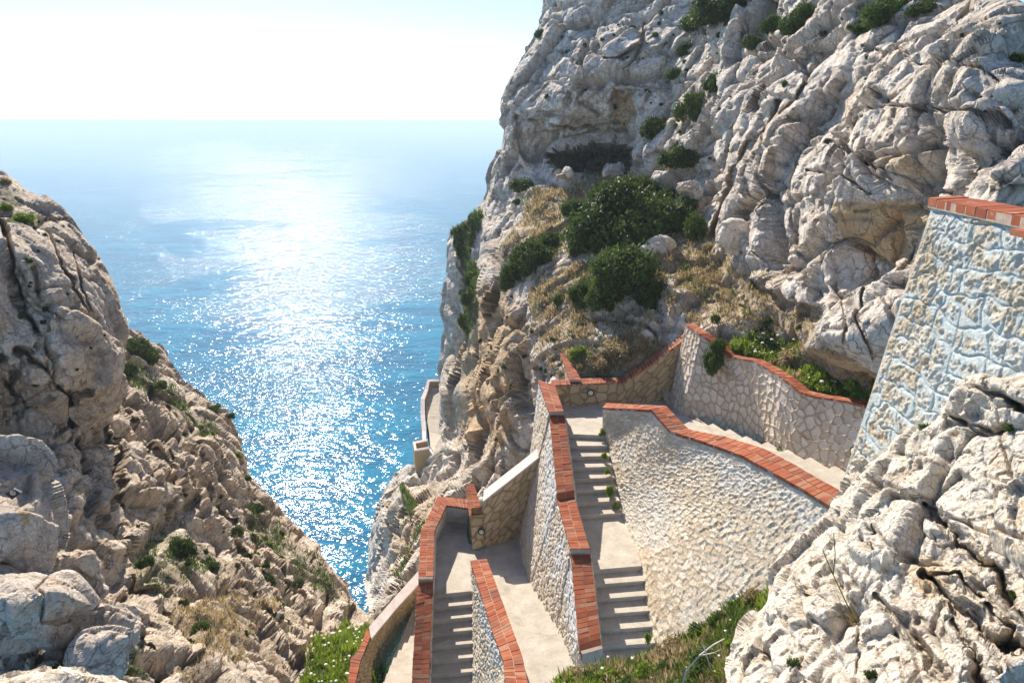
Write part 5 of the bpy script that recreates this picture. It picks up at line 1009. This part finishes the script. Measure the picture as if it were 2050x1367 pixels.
tube(mb, [U(1366, 1372, dd - .5), U(1375, 1340, dd - .6), U(1400, 1312, dd - .6), U(1428, 1290, dd - .5), U(1450, 1278, dd - .4)], 2.2 * s_, 1.0 * s_); tube(mb, [U(1408, 1290, dd - .6), U(1414, 1310, dd - .65), U(1424, 1340, dd - .6)], 1.6 * s_, .9 * s_); tube(mb, [U(1400, 1312, dd - .6), U(1430, 1306, dd - .5), U(1445, 1298, dd - .5)], 1.3 * s_, .7 * s_)
M['dead'] = plain_mat('bleached_wood', (.50, .47, .44), (.66, .62, .58), 9)
tag(mb.build('dead_branch', M['dead']), 'bleached forked dead branch lying on the green bank', 'branch')
# small metal plate on the grey boulder
p0 = B1.at(25, 988)[0]; dd = p0[1] * cp - p0[2] * sp_ - .12
root = empty('metal_plate', p0, 'small dark diamond shaped metal plate bolted to the grey boulder', 'plate'); mb = MB()
c4 = [U(10, 988, dd), U(26, 978, dd), U(42, 986, dd), U(24, 1000, dd)]; mb.hexa([c + [0, .04, 0] for c in c4], c4, .2); mb.build('plate', M['metal_dark'], root)
mb = MB(); cc = U(26, 986, dd - .01); a = np.linspace(0, 2 * np.pi, 11)[:-1]; rr = .05
V = np.concatenate([cc + np.stack([np.cos(a) * rr, 0 * a, np.sin(a) * rr], -1), cc + np.stack([np.cos(a) * rr * .6, 0 * a - .03, np.sin(a) * rr * .6], -1), [cc + [0, -.035, 0]] * 10]); mb.add(V, [[i, (i + 1) % 10, 10 + (i + 1) % 10, 10 + i] for i in range(10)] + [[10 + i, 10 + (i + 1) % 10, 20 + (i + 1) % 10, 20 + i] for i in range(10)], .6); mb.build('bolt', M['boulder'], root)

# ---- distant stair path on the headland
fl = np.array([U(861, 775, 74), U(852, 808, 71.5), U(853, 831, 69.5), U(859, 864, 67), U(861.5, 894, 64), U(878, 918, 60.5), U(895, 941, 57)]); fr = np.array([U(886, 775, 74), U(886, 805, 71.5), U(886, 840, 69), U(888, 873, 66.5), U(887, 901, 63), U(896, 915, 61), U(905, 930, 58)])
rs = empty('staircase', fl[3], 'far pale stair path with low walls clinging to the headland above the sea', 'stairs', 'flights of concrete stairs'); rs['kind'] = 'thing'
ss, _ = param_steps(fl, fr, .5); l = resample(fl, ss); r_ = resample(fr, ss); n_ = len(ss);
V = np.concatenate([l, r_, r_ - [0, 0, 2], l - [0, 0, 2]]); F = [[b_ * n_ + i, b_ * n_ + i + 1, a_ * n_ + i + 1, a_ * n_ + i] for a_, b_ in ((0, 1), (1, 2), (2, 3), (3, 0)) for i in range(n_ - 1)]
mesh_np('walkway', V, F, M['concrete'], parent=rs, smooth=False)
def low_wall(outer, inner, root, h=1.1):
    o_ = np.array(outer); i_ = np.array(inner); n = len(o_); mb = MB()
    for k in range(n - 1): t = np.array([o_[k], i_[k], i_[k + 1], o_[k + 1]]); mb.hexa(t - [0, 0, h + 1.5], t - [0, 0, .12])
    mb.build('masonry', M['wall_ochre'], root); slab_coping('coping', o_, i_, root, .12)
rw = empty('stone_wall', fl[2], 'far pale parapet wall along the headland path', 'wall', 'stairway walls'); rw['kind'] = 'thing'
low_wall([U(882, 759, 74.5), U(856, 759.5, 74), U(850, 779, 72.7), U(842, 798, 71), U(842, 831, 69), U(845, 862, 66.8), U(845.5, 882, 65)], [U(882, 763, 74.2), U(860, 763, 73.7), U(857, 780, 72.5), U(850, 800, 70.8), U(851, 831, 68.8), U(853, 862, 66.6), U(853, 880, 64.8)], rw)
rw = empty('stone_wall', U(840, 890, 64), 'far small square lookout walls beside the headland path', 'wall', 'stairway walls'); rw['kind'] = 'thing'
low_wall([U(856, 878, 65), U(826, 884, 64.5), U(830, 902, 62.5), U(860, 897, 62.5)], [U(856, 882, 64.7), U(832, 887, 64.2), U(834, 898, 62.7), U(860, 893, 62.7)], rw)
rw = empty('stone_wall', U(870, 920, 60), 'far lower parapet wall where the headland path ends', 'wall', 'stairway walls'); rw['kind'] = 'thing'
low_wall([U(859, 899, 62.3), U(866, 910, 60.8), U(877, 927, 58.5), U(893, 943, 56.8)], [U(862, 897, 62.3), U(869, 908, 60.8), U(880, 925, 58.5), U(896, 941, 56.8)], rw, .5)
# ------------------------------------------------------------------ sea, haze
SEA = -105.0
m, nt, b = new_mat('sea_water'); g = G(nt); co = g.obj()
mp = g.n('ShaderNodeMapping'); mp.inputs['Rotation'].default_value = (0, 0, R(22)); mp.inputs['Scale'].default_value = (.5, 1, 1); g.l(co, mp.inputs[0])
w1 = g.noise(mp.outputs[0], .40, 2.0, .55, .5); w2 = g.noise(mp.outputs[0], .07, 3, .6, .3); w3 = g.noise(mp.outputs[0], 1.3, 1.5, .5, .3)
big = g.noise(co, .0042, 4, .6, 1.0)
slick = g.ramp(big.outputs[0], [(.42, .45), (.50, 1)]).outputs[0]
nb = g.bump(w2.outputs[0], .5, 3.0)
b1 = g.n('ShaderNodeBump'); b1.inputs['Distance'].default_value = WAVE; g.l(slick, b1.inputs['Strength']); g.l(w1.outputs[0], b1.inputs['Height']); g.l(nb, b1.inputs['Normal'])
b2 = g.n('ShaderNodeBump'); b2.inputs['Distance'].default_value = WAVE * .26; g.l(slick, b2.inputs['Strength']); g.l(w3.outputs[0], b2.inputs['Height']); g.l(b1.outputs[0], b2.inputs['Normal'])
g.l(b2.outputs[0], b.inputs['Normal'])
deep = g.mix(g.ramp(w2.outputs[0], [(.4, 0), (.6, 1)]).outputs[0], SEA_A, SEA_B)
g.l(deep, b.inputs['Base Color']); b.inputs['Roughness'].default_value = SEA_R; b.inputs['IOR'].default_value = 1.33
b.inputs['Specular IOR Level'].default_value = SEA_S
Rs = 24000.0
tag(mesh_np('sea', [(-Rs, -Rs * .2, SEA), (Rs, -Rs * .2, SEA), (Rs, Rs, SEA), (-Rs, Rs, SEA)], [[0, 1, 2, 3]], m, smooth=False), kind='structure')
hm = bpy.data.materials.new('haze_air'); hm.use_nodes = True; hn = hm.node_tree; hn.nodes.clear()
ho = hn.nodes.new('ShaderNodeOutputMaterial'); pv = hn.nodes.new('ShaderNodeVolumePrincipled'); hn.links.new(pv.outputs[0], ho.inputs['Volume'])
pv.inputs['Color'].default_value = HAZE_C; pv.inputs['Density'].default_value = HAZE; pv.inputs['Anisotropy'].default_value = HAZE_G
X0, X1, Y0, Y1, Z0, Z1 = -Rs - 50, Rs + 50, -Rs * .2 - 50, Rs + 50, SEA - 1, 18
tag(mesh_np('haze', [(X0, Y0, Z0), (X1, Y0, Z0), (X1, Y1, Z0), (X0, Y1, Z0), (X0, Y0, Z1), (X1, Y0, Z1), (X1, Y1, Z1), (X0, Y1, Z1)],
    [[3, 2, 1, 0], [4, 5, 6, 7], [0, 1, 5, 4], [1, 2, 6, 5], [2, 3, 7, 6], [3, 0, 4, 7]], hm, smooth=False), kind='stuff')
